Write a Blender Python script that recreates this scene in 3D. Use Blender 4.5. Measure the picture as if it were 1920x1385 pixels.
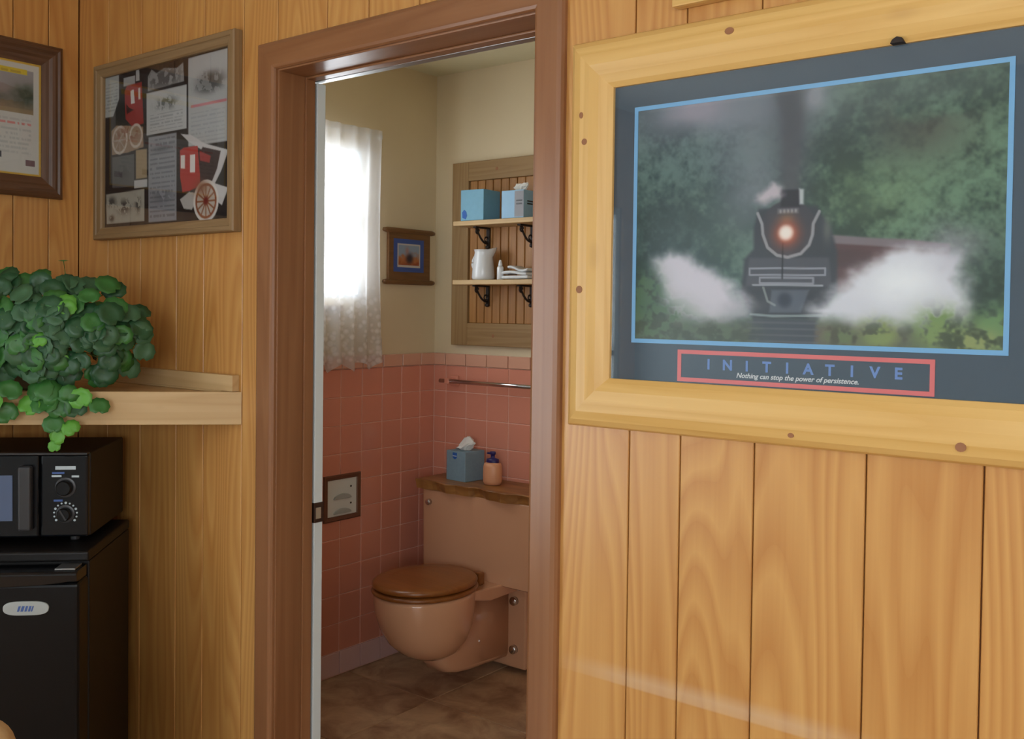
import bpy, bmesh, math, random
import numpy as np
from mathutils import Vector, Matrix

for o in list(bpy.data.objects):
    bpy.data.objects.remove(o, do_unlink=True)
scene = bpy.context.scene
COL = scene.collection
rng = random.Random(7)
PI = math.pi

# ---------------------------------------------------------------- camera
yaw, pitch, roll = (math.radians(a) for a in (38.284, -1.3606, 0.7176))
fw = Vector((-math.sin(yaw) * math.cos(pitch), math.cos(yaw) * math.cos(pitch), math.sin(pitch)))
rt = Vector((math.cos(yaw), math.sin(yaw), 0))
up = rt.cross(fw)
rt, up = math.cos(roll) * rt + math.sin(roll) * up, -math.sin(roll) * rt + math.cos(roll) * up
cam_data = bpy.data.cameras.new('camera')
cam_data.sensor_width = 36.0
cam_data.lens = 36.0 * 1837.3 / 1920.0
cam_data.shift_y = -69.07 / 1920.0
cam_data.clip_start = 0.02
cam = bpy.data.objects.new('camera', cam_data)
cam.matrix_world = Matrix(((rt.x, up.x, -fw.x, 0.0), (rt.y, up.y, -fw.y, 0.0), (rt.z, up.z, -fw.z, 1.42), (0, 0, 0, 1)))
COL.objects.link(cam)
scene.camera = cam

# ---------------------------------------------------------------- sky and daylight
world = bpy.data.worlds.new('overcast_sky')
scene.world = world
world.use_nodes = True
wn = world.node_tree.nodes
bg = wn['Background']
bg.inputs['Color'].default_value = (0.90, 0.96, 1.0, 1)
bg.inputs['Strength'].default_value = 7.5


def portal(name, loc, rot, sx, sz):
    l = bpy.data.lights.new(name, 'AREA')
    l.shape = 'RECTANGLE'
    l.size, l.size_y = sx, sz
    l.cycles.is_portal = True
    o = bpy.data.objects.new(name, l)
    o.location, o.rotation_euler = loc, rot
    COL.objects.link(o)


# window openings: (main room left wall, main room rear wall, bathroom left wall)
LW = (-1.65, -0.25, 0.40, 2.0)        # y0 y1 z0 z1 on x = -2.953
RW = (-0.3, 2.2, 0.95, 2.1)           # x0 x1 z0 z1 on y = -1.8
GW = (-0.8, 0.2, 1.0, 2.0)            # y0 y1 z0 z1 on x = 3.1, unseen, added to light the left corner
BW = (1.84, 2.648, 1.455, 2.03)       # y0 y1 z0 z1 on x = -2.845
portal('left_window_daylight', (-3.06, (LW[0] + LW[1]) / 2, (LW[2] + LW[3]) / 2), (0, -PI / 2, 0), LW[3] - LW[2], LW[1] - LW[0])
portal('rear_window_daylight', ((RW[0] + RW[1]) / 2, -1.91, (RW[2] + RW[3]) / 2), (PI / 2, 0, 0), RW[1] - RW[0], RW[3] - RW[2])
portal('right_added_window_daylight', (3.21, (GW[0] + GW[1]) / 2, (GW[2] + GW[3]) / 2), (0, PI / 2, 0), GW[3] - GW[2], GW[1] - GW[0])
portal('bathroom_window_daylight', (-2.890, (BW[0] + BW[1]) / 2, (BW[2] + BW[3]) / 2), (0, -PI / 2, 0), BW[3] - BW[2], BW[1] - BW[0])

vs = scene.view_settings
vs.view_transform = 'Standard'
vs.look = 'None'
vs.gamma = 1.0
vs.use_curve_mapping = False
vs.exposure = 0.3


# ---------------------------------------------------------------- mesh helpers
class MB:
    def __init__(s):
        s.v, s.f = [], []

    def add(s, vs_, fs_):
        n = len(s.v)
        s.v += [tuple(p) for p in vs_]
        s.f += [tuple(i + n for i in f) for f in fs_]
        return s

    def box(s, x0, x1, y0, y1, z0, z1):
        return s.add([(x, y, z) for z in (z0, z1) for y in (y0, y1) for x in (x0, x1)],
                     [(0, 2, 3, 1), (4, 5, 7, 6), (0, 1, 5, 4), (2, 6, 7, 3), (0, 4, 6, 2), (1, 3, 7, 5)])

    def loft(s, rings, cap=True, closed=True):
        n = len(rings[0])
        V = [p for r in rings for p in r]
        F = []
        for k in range(len(rings) - 1):
            for i in range(n if closed else n - 1):
                j = (i + 1) % n
                F.append((k * n + i, k * n + j, (k + 1) * n + j, (k + 1) * n + i))
        if cap and closed:
            F.append(tuple(range(n - 1, -1, -1)))
            F.append(tuple(range((len(rings) - 1) * n, len(rings) * n)))
        return s.add(V, F)

    def lathe(s, prof, c=(0, 0, 0), n=24, sx=1.0, sy=1.0):
        rings = [[(c[0] + r * sx * math.cos(2 * PI * i / n), c[1] + r * sy * math.sin(2 * PI * i / n), c[2] + z) for i in range(n)] for r, z in prof]
        return s.loft(rings)

    def disc_y(s, c, r, depth, n=20):
        """short cylinder whose axis runs along y, front face at c.y - depth"""
        rings = [[(c[0] + r * k * math.cos(2 * PI * i / n), y, c[2] + r * k * math.sin(2 * PI * i / n)) for i in range(n)] for y, k in ((c[1], 1), (c[1] - depth * .8, 1), (c[1] - depth, .85))]
        return s.loft(rings)

    def tube(s, path, r, n=8):
        rings = []
        P = [Vector(p) for p in path]
        for k, p in enumerate(P):
            t = (P[min(k + 1, len(P) - 1)] - P[max(k - 1, 0)]).normalized()
            a = t.cross(Vector((0, 0, 1)))
            if a.length < 1e-3:
                a = t.cross(Vector((1, 0, 0)))
            a.normalize()
            b = t.cross(a)
            rr = r[k] if isinstance(r, (list, tuple)) else r
            rings.append([p + a * rr * math.cos(2 * PI * i / n) + b * rr * math.sin(2 * PI * i / n) for i in range(n)])
        return s.loft(rings)

    def prism_y(s, poly, y0, y1):
        """polygon in xz extruded along y"""
        n = len(poly)
        return s.loft([[(x, y1, z) for x, z in poly], [(x, y0, z) for x, z in poly]])

    def prism_x(s, poly, x0, x1):
        return s.loft([[(x0, y, z) for y, z in poly], [(x1, y, z) for y, z in poly]])

    def prism_z(s, poly, z0, z1):
        return s.loft([[(x, y, z0) for x, y in poly], [(x, y, z1) for x, y in poly]])


def mesh_from(mb, name, bevel=0.0, seg=2, smooth=False):
    me = bpy.data.meshes.new(name)
    bm = bmesh.new()
    vv = [bm.verts.new(p) for p in mb.v]
    for f in mb.f:
        try:
            bm.faces.new([vv[i] for i in f])
        except ValueError:
            pass
    bmesh.ops.recalc_face_normals(bm, faces=bm.faces)
    if bevel > 0:
        ed = [e for e in bm.edges if len(e.link_faces) == 2 and e.calc_face_angle(0) > 0.5]
        bmesh.ops.bevel(bm, geom=ed, offset=bevel, segments=seg, profile=0.5, affect='EDGES', clamp_overlap=True)
    bm.to_mesh(me)
    bm.free()
    if smooth:
        me.polygons.foreach_set('use_smooth', [True] * len(me.polygons))
    return me


def wloc(o):
    p = Vector((0, 0, 0))
    while o is not None:
        p += Vector(o.location)
        o = o.parent
    return p


def obj(name, mb, mat, parent=None, bevel=0.0, seg=2, smooth=False, local=False, label=None):
    if parent is not None and not local:
        d = wloc(parent)
        mb.v = [(p[0] - d.x, p[1] - d.y, p[2] - d.z) for p in mb.v]
    me = mesh_from(mb, name, bevel, seg, smooth)
    if mat:
        me.materials.append(mat)
    o = bpy.data.objects.new(name, me)
    COL.objects.link(o)
    o.parent = parent
    if label:
        o['label'] = label
    if smooth and bevel > 0:
        try:
            me.set_sharp_from_angle(angle=math.radians(50))
        except Exception:
            pass
    return o


def link_mesh(name, me, parent, loc=(0, 0, 0), rot=None, scale=None):
    o = bpy.data.objects.new(name, me)
    COL.objects.link(o)
    o.parent = parent
    o.location = loc
    if rot is not None:
        o.rotation_euler = rot
    if scale is not None:
        o.scale = scale
    return o


def tag(o, label, cat, group=None):
    o['label'] = label
    o['category'] = cat
    if group:
        o['group'] = group
    return o


def thing(name, label, cat, loc=(0, 0, 0), rotz=0.0, group=None):
    o = bpy.data.objects.new(name, None)
    o.empty_display_size = 0.05
    COL.objects.link(o)
    o.location = loc
    o.rotation_euler = (0, 0, rotz)
    return tag(o, label, cat, group)


def struct(name, mb, mat, label, bevel=0.0):
    o = obj(name, mb, mat, None, bevel)
    o['kind'] = 'structure'
    o['label'] = label
    return o


def struct_empty(name, label, loc=(0, 0, 0), rotz=0.0):
    o = bpy.data.objects.new(name, None)
    o.empty_display_size = 0.05
    COL.objects.link(o)
    o.location = loc
    o.rotation_euler = (0, 0, rotz)
    o['kind'] = 'structure'
    o['label'] = label
    return o


# ---------------------------------------------------------------- material helpers
def lin(c):
    return tuple(((x / 255.0) / 12.92 if x / 255.0 <= 0.04045 else ((x / 255.0 + 0.055) / 1.055) ** 2.4) for x in c)


def new_mat(name):
    m = bpy.data.materials.new(name)
    m.use_nodes = True
    nt = m.node_tree
    return m, nt, nt.nodes['Principled BSDF']


def plain(name, rgb, rough=0.5, metal=0.0, coat=0.0, noise=0.0, nscale=30.0, bump=0.0, spec=0.5):
    m, nt, b = new_mat(name)
    c = lin(rgb)
    b.inputs['Roughness'].default_value = rough
    b.inputs['Metallic'].default_value = metal
    b.inputs['Coat Weight'].default_value = coat
    b.inputs['Coat Roughness'].default_value = 0.06
    b.inputs['Specular IOR Level'].default_value = spec
    tc = nt.nodes.new('ShaderNodeTexCoord')
    nz = nt.nodes.new('ShaderNodeTexNoise')
    nz.inputs['Scale'].default_value = nscale
    nz.inputs['Detail'].default_value = 4
    nt.links.new(tc.outputs['Object'], nz.inputs['Vector'])
    mx = nt.nodes.new('ShaderNodeMix')
    mx.data_type = 'RGBA'
    mx.inputs['A'].default_value = tuple(x * (1 - noise) for x in c) + (1,)
    mx.inputs['B'].default_value = tuple(min(1, x * (1 + noise)) for x in c) + (1,)
    nt.links.new(nz.outputs['Fac'], mx.inputs['Factor'])
    nt.links.new(mx.outputs['Result'], b.inputs['Base Color'])
    if bump > 0:
        bp = nt.nodes.new('ShaderNodeBump')
        bp.inputs['Strength'].default_value = bump
        bp.inputs['Distance'].default_value = 0.002
        nt.links.new(nz.outputs['Fac'], bp.inputs['Height'])
        nt.links.new(bp.outputs['Normal'], b.inputs['Normal'])
    return m


def wood(name, light, dark, along='z', rough=0.4, rings=16.0, wide=5.0, long=0.55, coat=0.0, contrast=0.55, knots=0.0,
         fine=0.25, scuff=False, spec=0.5):
    """veneer or board: contour lines of a stretched noise field give cathedral grain"""
    m, nt, b = new_mat(name)
    N, L = nt.nodes, nt.links
    tc = N.new('ShaderNodeTexCoord')
    oi = N.new('ShaderNodeObjectInfo')
    off = N.new('ShaderNodeVectorMath')
    off.operation = 'SCALE'
    off.inputs[0].default_value = (31.0, 17.0, 23.0)
    L.new(oi.outputs['Random'], off.inputs['Scale'])
    add = N.new('ShaderNodeVectorMath')
    L.new(tc.outputs['Object'], add.inputs[0])
    L.new(off.outputs['Vector'], add.inputs[1])
    mp = N.new('ShaderNodeMapping')
    k = {'x': (long, wide, wide), 'y': (wide, long, wide), 'z': (wide, wide, long)}[along]
    mp.inputs['Scale'].default_value = k
    L.new(add.outputs['Vector'], mp.inputs['Vector'])
    n1 = N.new('ShaderNodeTexNoise')
    n1.inputs['Scale'].default_value = 1.0
    n1.inputs['Detail'].default_value = 2.0
    n1.inputs['Roughness'].default_value = 0.4
    L.new(mp.outputs['Vector'], n1.inputs['Vector'])
    mul = N.new('ShaderNodeMath')
    mul.operation = 'MULTIPLY'
    mul.inputs[1].default_value = rings
    L.new(n1.outputs['Fac'], mul.inputs[0])
    fr = N.new('ShaderNodeMath')
    fr.operation = 'FRACT'
    L.new(mul.outputs[0], fr.inputs[0])
    rp = N.new('ShaderNodeValToRGB')
    e = rp.color_ramp.elements
    e[0].position, e[0].color = 0.0, (0, 0, 0, 1)
    e[1].position, e[1].color = 1.0, (0.15, 0.15, 0.15, 1)
    e2 = rp.color_ramp.elements.new(0.7)
    e2.color = (1, 1, 1, 1)
    L.new(fr.outputs[0], rp.inputs['Fac'])
    # fine fibres
    mp2 = N.new('ShaderNodeMapping')
    kk = {'x': (3, 150, 150), 'y': (150, 3, 150), 'z': (150, 150, 3)}[along]
    mp2.inputs['Scale'].default_value = kk
    L.new(add.outputs['Vector'], mp2.inputs['Vector'])
    n2 = N.new('ShaderNodeTexNoise')
    n2.inputs['Scale'].default_value = 1.0
    n2.inputs['Detail'].default_value = 3.0
    L.new(mp2.outputs['Vector'], n2.inputs['Vector'])
    # broad tone
    mp3 = N.new('ShaderNodeMapping')
    mp3.inputs['Scale'].default_value = {'x': (0.8, 6, 6), 'y': (6, 0.8, 6), 'z': (6, 6, 0.8)}[along]
    L.new(add.outputs['Vector'], mp3.inputs['Vector'])
    n3 = N.new('ShaderNodeTexNoise')
    n3.inputs['Scale'].default_value = 1.0
    L.new(mp3.outputs['Vector'], n3.inputs['Vector'])

    def madd(a, ka, bb, kb):
        x = N.new('ShaderNodeMath'); x.operation = 'MULTIPLY'; x.inputs[1].default_value = ka
        L.new(a, x.inputs[0])
        y = N.new('ShaderNodeMath'); y.operation = 'MULTIPLY_ADD'; y.inputs[1].default_value = kb
        L.new(bb, y.inputs[0]); L.new(x.outputs[0], y.inputs[2])
        return y.outputs[0]
    f = madd(rp.outputs['Color'], contrast, n2.outputs['Fac'], fine)
    f = madd(f, 1.0, n3.outputs['Fac'], 0.55)
    sub = N.new('ShaderNodeMath'); sub.operation = 'SUBTRACT'; sub.use_clamp = True
    L.new(f, sub.inputs[0]); sub.inputs[1].default_value = 0.18
    mx = N.new('ShaderNodeMix'); mx.data_type = 'RGBA'
    mx.inputs['A'].default_value = lin(dark) + (1,)
    mx.inputs['B'].default_value = lin(light) + (1,)
    L.new(sub.outputs[0], mx.inputs['Factor'])
    col = mx.outputs['Result']
    if knots > 0:
        mpk = N.new('ShaderNodeMapping')
        mpk.inputs['Scale'].default_value = {'x': (3.2, 8, 8), 'y': (8, 3.2, 8), 'z': (8, 8, 3.2)}[along]
        L.new(add.outputs['Vector'], mpk.inputs['Vector'])
        vo = N.new('ShaderNodeTexVoronoi'); vo.inputs['Scale'].default_value = 1.0
        L.new(mpk.outputs['Vector'], vo.inputs['Vector'])
        r2 = N.new('ShaderNodeValToRGB')
        r2.color_ramp.elements[0].position = 0.04; r2.color_ramp.elements[0].color = (1, 1, 1, 1)
        r2.color_ramp.elements[1].position = 0.11; r2.color_ramp.elements[1].color = (0, 0, 0, 1)
        L.new(vo.outputs['Distance'], r2.inputs['Fac'])
        kf = N.new('ShaderNodeMath'); kf.operation = 'MULTIPLY'; kf.inputs[1].default_value = knots
        L.new(r2.outputs['Color'], kf.inputs[0])
        m2 = N.new('ShaderNodeMix'); m2.data_type = 'RGBA'
        L.new(kf.outputs[0], m2.inputs['Factor']); L.new(col, m2.inputs['A'])
        m2.inputs['B'].default_value = lin((120, 70, 40)) + (1,)
        col = m2.outputs['Result']
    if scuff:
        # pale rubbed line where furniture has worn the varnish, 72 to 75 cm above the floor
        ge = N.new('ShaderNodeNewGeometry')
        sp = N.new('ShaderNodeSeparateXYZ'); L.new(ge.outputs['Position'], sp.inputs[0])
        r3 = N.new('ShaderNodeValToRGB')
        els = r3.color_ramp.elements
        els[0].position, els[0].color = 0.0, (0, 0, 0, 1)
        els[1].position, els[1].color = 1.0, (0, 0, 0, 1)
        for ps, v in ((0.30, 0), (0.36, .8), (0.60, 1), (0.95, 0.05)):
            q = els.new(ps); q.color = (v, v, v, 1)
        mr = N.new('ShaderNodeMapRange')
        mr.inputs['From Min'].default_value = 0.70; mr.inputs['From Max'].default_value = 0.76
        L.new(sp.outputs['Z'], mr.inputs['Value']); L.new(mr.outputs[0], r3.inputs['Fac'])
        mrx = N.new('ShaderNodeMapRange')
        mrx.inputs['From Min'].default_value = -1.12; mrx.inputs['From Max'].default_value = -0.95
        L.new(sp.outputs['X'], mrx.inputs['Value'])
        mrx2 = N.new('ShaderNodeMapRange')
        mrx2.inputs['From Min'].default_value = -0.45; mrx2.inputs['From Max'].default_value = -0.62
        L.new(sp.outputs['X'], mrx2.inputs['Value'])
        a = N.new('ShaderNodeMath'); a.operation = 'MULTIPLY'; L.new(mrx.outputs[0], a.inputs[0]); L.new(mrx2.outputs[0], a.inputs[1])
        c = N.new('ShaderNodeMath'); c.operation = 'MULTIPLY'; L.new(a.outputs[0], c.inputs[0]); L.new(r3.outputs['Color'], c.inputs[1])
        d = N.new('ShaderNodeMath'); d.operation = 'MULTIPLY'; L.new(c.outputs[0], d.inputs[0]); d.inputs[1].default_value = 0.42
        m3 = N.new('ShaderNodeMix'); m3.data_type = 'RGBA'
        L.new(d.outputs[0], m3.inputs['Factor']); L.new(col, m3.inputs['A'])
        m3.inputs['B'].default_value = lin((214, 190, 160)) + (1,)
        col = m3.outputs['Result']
    L.new(col, b.inputs['Base Color'])
    b.inputs['Roughness'].default_value = rough
    b.inputs['Coat Weight'].default_value = coat
    b.inputs['Coat Roughness'].default_value = 0.32 if coat else 0.03
    b.inputs['Specular IOR Level'].default_value = spec
    bp = N.new('ShaderNodeBump'); bp.inputs['Strength'].default_value = 0.08; bp.inputs['Distance'].default_value = 0.002
    L.new(n2.outputs['Fac'], bp.inputs['Height']); L.new(bp.outputs['Normal'], b.inputs['Normal'])
    return m


def glass_mat(name, strength=1.0, rough=0.02, tint=(1, 1, 1)):
    m = bpy.data.materials.new(name)
    m.use_nodes = True
    nt = m.node_tree
    nt.nodes.clear()
    out = nt.nodes.new('ShaderNodeOutputMaterial')
    mix = nt.nodes.new('ShaderNodeMixShader')
    tr = nt.nodes.new('ShaderNodeBsdfTransparent')
    tr.inputs['Color'].default_value = tint + (1,)
    gl = nt.nodes.new('ShaderNodeBsdfGlossy')
    gl.inputs['Roughness'].default_value = rough
    fr = nt.nodes.new('ShaderNodeFresnel')
    fr.inputs['IOR'].default_value = 1.5
    mu = nt.nodes.new('ShaderNodeMath')
    mu.operation = 'MULTIPLY'
    mu.inputs[1].default_value = strength
    nt.links.new(fr.outputs[0], mu.inputs[0])
    # only the outer face of the pane mirrors; the far face would count as total reflection
    ge = nt.nodes.new('ShaderNodeNewGeometry')
    inv = nt.nodes.new('ShaderNodeMath')
    inv.operation = 'SUBTRACT'
    inv.inputs[0].default_value = 1.0
    nt.links.new(ge.outputs['Backfacing'], inv.inputs[1])
    fac = nt.nodes.new('ShaderNodeMath')
    fac.operation = 'MULTIPLY'
    nt.links.new(mu.outputs[0], fac.inputs[0])
    nt.links.new(inv.outputs[0], fac.inputs[1])
    nt.links.new(fac.outputs[0], mix.inputs[0])
    nt.links.new(tr.outputs[0], mix.inputs[1])
    nt.links.new(gl.outputs[0], mix.inputs[2])
    nt.links.new(mix.outputs[0], out.inputs[0])
    return m


def print_mat(name, rough=0.6):
    m, nt, b = new_mat(name)
    a = nt.nodes.new('ShaderNodeVertexColor')
    a.layer_name = 'ink'
    nt.links.new(a.outputs['Color'], b.inputs['Base Color'])
    b.inputs['Roughness'].default_value = rough
    b.inputs['Specular IOR Level'].default_value = 0.2
    return m


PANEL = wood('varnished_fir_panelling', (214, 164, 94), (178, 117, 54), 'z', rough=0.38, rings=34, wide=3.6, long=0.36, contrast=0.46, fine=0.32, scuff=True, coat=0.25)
GROOVE = plain('brown_groove', (132, 78, 36), 0.7)
CASING = wood('brown_stained_trim', (164, 116, 78), (126, 82, 50), 'z', rough=0.32, rings=7, wide=14, long=0.5, contrast=0.3)
CASING_X = wood('brown_stained_head_trim', (164, 116, 78), (126, 82, 50), 'x', rough=0.32, rings=7, wide=14, long=0.5, contrast=0.3)
PINE_X = wood('honey_pine_rail', (228, 190, 120), (204, 158, 84), 'x', rough=0.4, rings=9, wide=12, long=0.7, contrast=0.4, knots=0.15)
PINE_Z = wood('honey_pine_stile', (228, 190, 120), (204, 158, 84), 'z', rough=0.4, rings=9, wide=12, long=0.7, contrast=0.4, knots=0.15)
RAWPINE = wood('raw_pine_board', (214, 184, 136), (188, 152, 102), 'x', rough=0.55, rings=8, wide=14, long=0.6, contrast=0.4, knots=0.3)
OAK_X = wood('greyed_oak_rail', (158, 130, 92), (122, 96, 62), 'x', rough=0.5, rings=6, wide=30, long=1.0, contrast=0.4)
OAK_Z = wood('greyed_oak_stile', (158, 130, 92), (122, 96, 62), 'z', rough=0.5, rings=6, wide=30, long=1.0, contrast=0.4)
WALNUT_X = wood('walnut_rail', (112, 80, 56), (74, 48, 30), 'x', rough=0.38, rings=8, wide=30, long=1.0, contrast=0.4)
WALNUT_Z = wood('walnut_stile', (112, 80, 56), (74, 48, 30), 'z', rough=0.38, rings=8, wide=30, long=1.0, contrast=0.4)
SHELFWOOD_Z = wood('weathered_pine_stile', (168, 136, 92), (136, 102, 60), 'z', rough=0.6, rings=8, wide=18, long=0.8, contrast=0.4, knots=0.4)
SHELFWOOD_X = wood('weathered_pine_rail', (168, 136, 92), (136, 102, 60), 'x', rough=0.6, rings=8, wide=18, long=0.8, contrast=0.4, knots=0.6)
BEADWOOD = wood('amber_beadboard', (186, 134, 74), (150, 98, 46), 'z', rough=0.5, rings=5, wide=30, long=0.8, contrast=0.35)
SLABWOOD = wood('live_edge_slab', (176, 124, 68), (112, 66, 28), 'x', rough=0.35, rings=9, wide=9, long=1.2, contrast=0.55, knots=0.6)
SEATWOOD = wood('oak_toilet_seat', (160, 98, 42), (122, 68, 24), 'x', rough=0.3, rings=9, wide=14, long=1.2, contrast=0.35, coat=0.3)
PLAQUE = wood('dark_plaque_wood', (138, 98, 58), (104, 70, 38), 'x', rough=0.5, rings=8, wide=24, long=1.0, contrast=0.35)
CREAM = plain('cream_wall_paint', (224, 206, 172), 0.75, noise=0.03, nscale=6, bump=0.03)
WHITECEIL = plain('white_ceiling_paint', (226, 224, 216), 0.8, noise=0.02)
CREAMCEIL = plain('cream_ceiling_paint', (214, 204, 168), 0.8, noise=0.02)
TILE = plain('salmon_glazed_tile', (224, 148, 124), 0.16, noise=0.05, nscale=5, coat=0.2)
CAPTILE = plain('peach_cap_tile', (222, 168, 142), 0.2, noise=0.04, nscale=5)
BASETILE = plain('lilac_pink_base_tile', (226, 188, 184), 0.25, noise=0.04, nscale=5)
GROUT = plain('pale_pink_grout', (244, 196, 176), 0.8)
WHITEPAINT = plain('white_door_paint', (214, 224, 226), 0.4, noise=0.02)
PORCELAIN = plain('peach_porcelain', (212, 160, 124), 0.1, noise=0.02, nscale=4, coat=0.4)
CHROME = plain('chrome', (210, 210, 212), 0.15, metal=1.0)
STEEL = plain('brushed_steel', (170, 172, 172), 0.35, metal=1.0, noise=0.1, nscale=60)
BRONZE = plain('bronze_metal', (120, 84, 66), 0.4, metal=0.5)
DARKBRONZE = plain('dark_latch_metal', (74, 56, 48), 0.4, metal=0.7)
IRON = plain('dark_cast_iron', (44, 34, 30), 0.6, metal=0.3)
BLACK = plain('black_enamel', (11, 12, 14), 0.35, noise=0.1, spec=0.3)
BLACKTEX = plain('black_textured_enamel', (20, 17, 16), 0.45, noise=0.15, nscale=200, bump=0.1, spec=0.35)
BLACKGLOSS = plain('black_gloss_plastic', (14, 16, 20), 0.18)
GREYPLASTIC = plain('dark_grey_plastic', (56, 56, 58), 0.35)
DOORGLASS = plain('oven_window_reflection_tint', (88, 104, 136), 0.06, spec=0.9)  # bluish daylight reflection put into the base colour of the glass
MARK = plain('pale_print', (190, 204, 210), 0.6)
MARKBLUE = plain('blue_print', (70, 98, 160), 0.6)
BADGE = plain('silver_badge', (176, 184, 184), 0.3)
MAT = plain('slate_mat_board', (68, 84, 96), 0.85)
BLACKPAPER = plain('black_backing_paper', (30, 29, 30), 0.9)
BLUELINE = plain('sky_blue_border', (116, 172, 214), 0.7)
REDLINE = plain('coral_border', (214, 112, 112), 0.7)
TEXTBLUE = plain('slate_blue_ink', (104, 138, 196), 0.7)
TEXTWHITE = plain('white_ink', (206, 212, 214), 0.7)
PRINT = print_mat('printed_ink')
GLASS = glass_mat('picture_glass', 1.8)
PANE = glass_mat('window_glass', 1.0, 0.0)
BOXBLUE = plain('pale_blue_card', (120, 172, 196), 0.6, noise=0.08, nscale=60)
BOXBLUE2 = plain('powder_blue_card', (152, 192, 222), 0.6, noise=0.06, nscale=40)
BOXGREYBLUE = plain('dusty_blue_card', (126, 152, 166), 0.7, noise=0.12, nscale=120)
LOGOBLUE = plain('logo_blue', (36, 96, 180), 0.6)
TISSUE = plain('white_tissue', (232, 228, 222), 0.9)
ENAMEL = plain('white_enamel', (226, 228, 230), 0.2, coat=0.3)
CLOTHWHITE = plain('white_cloth', (220, 222, 224), 0.9, noise=0.04)
PURPLE = plain('navy_cap_plastic', (38, 30, 92), 0.4)
PEACHPLASTIC = plain('peach_bottle_plastic', (222, 158, 118), 0.4)
POT = plain('tan_clay_pot', (150, 124, 88), 0.8, noise=0.15, nscale=30)
SOIL = plain('dark_soil', (52, 38, 28), 0.95, noise=0.3, nscale=60)
STEM = plain('green_stem', (104, 138, 70), 0.6)
TANCLOTH = plain('tan_woven_cloth', (186, 156, 112), 0.9, noise=0.25, nscale=90, bump=0.4)
LEAFS = [plain('leaf_dark_green', (44, 88, 54), 0.42, noise=0.18, nscale=40),
         plain('leaf_grey_green', (66, 106, 72), 0.5, noise=0.15, nscale=40),
         plain('leaf_mid_green', (58, 116, 52), 0.42, noise=0.15, nscale=40),
         plain('leaf_bright_green', (96, 164, 58), 0.45, noise=0.12, nscale=40)]


def floor_tile_mat():
    m, nt, b = new_mat('mottled_brown_stone_tile')
    N, L = nt.nodes, nt.links
    tc = N.new('ShaderNodeTexCoord')
    oi = N.new('ShaderNodeObjectInfo')
    off = N.new('ShaderNodeVectorMath'); off.operation = 'SCALE'; off.inputs[0].default_value = (13, 7, 3)
    L.new(oi.outputs['Random'], off.inputs['Scale'])
    ad = N.new('ShaderNodeVectorMath'); L.new(tc.outputs['Object'], ad.inputs[0]); L.new(off.outputs[0], ad.inputs[1])
    nz = N.new('ShaderNodeTexNoise'); nz.inputs['Scale'].default_value = 7; nz.inputs['Detail'].default_value = 8; nz.inputs['Roughness'].default_value = .62; nz.inputs['Distortion'].default_value = .5
    L.new(ad.outputs[0], nz.inputs['Vector'])
    r = N.new('ShaderNodeValToRGB')
    r.color_ramp.elements[0].position = .33; r.color_ramp.elements[0].color = lin((140, 104, 78)) + (1,)
    r.color_ramp.elements[1].position = .68; r.color_ramp.elements[1].color = lin((208, 174, 136)) + (1,)
    L.new(nz.outputs['Fac'], r.inputs['Fac']); L.new(r.outputs['Color'], b.inputs['Base Color'])
    b.inputs['Roughness'].default_value = .4
    return m


FLOORTILE = floor_tile_mat()
FLOORGROUT = plain('brown_floor_grout', (96, 76, 58), 0.9)


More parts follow.
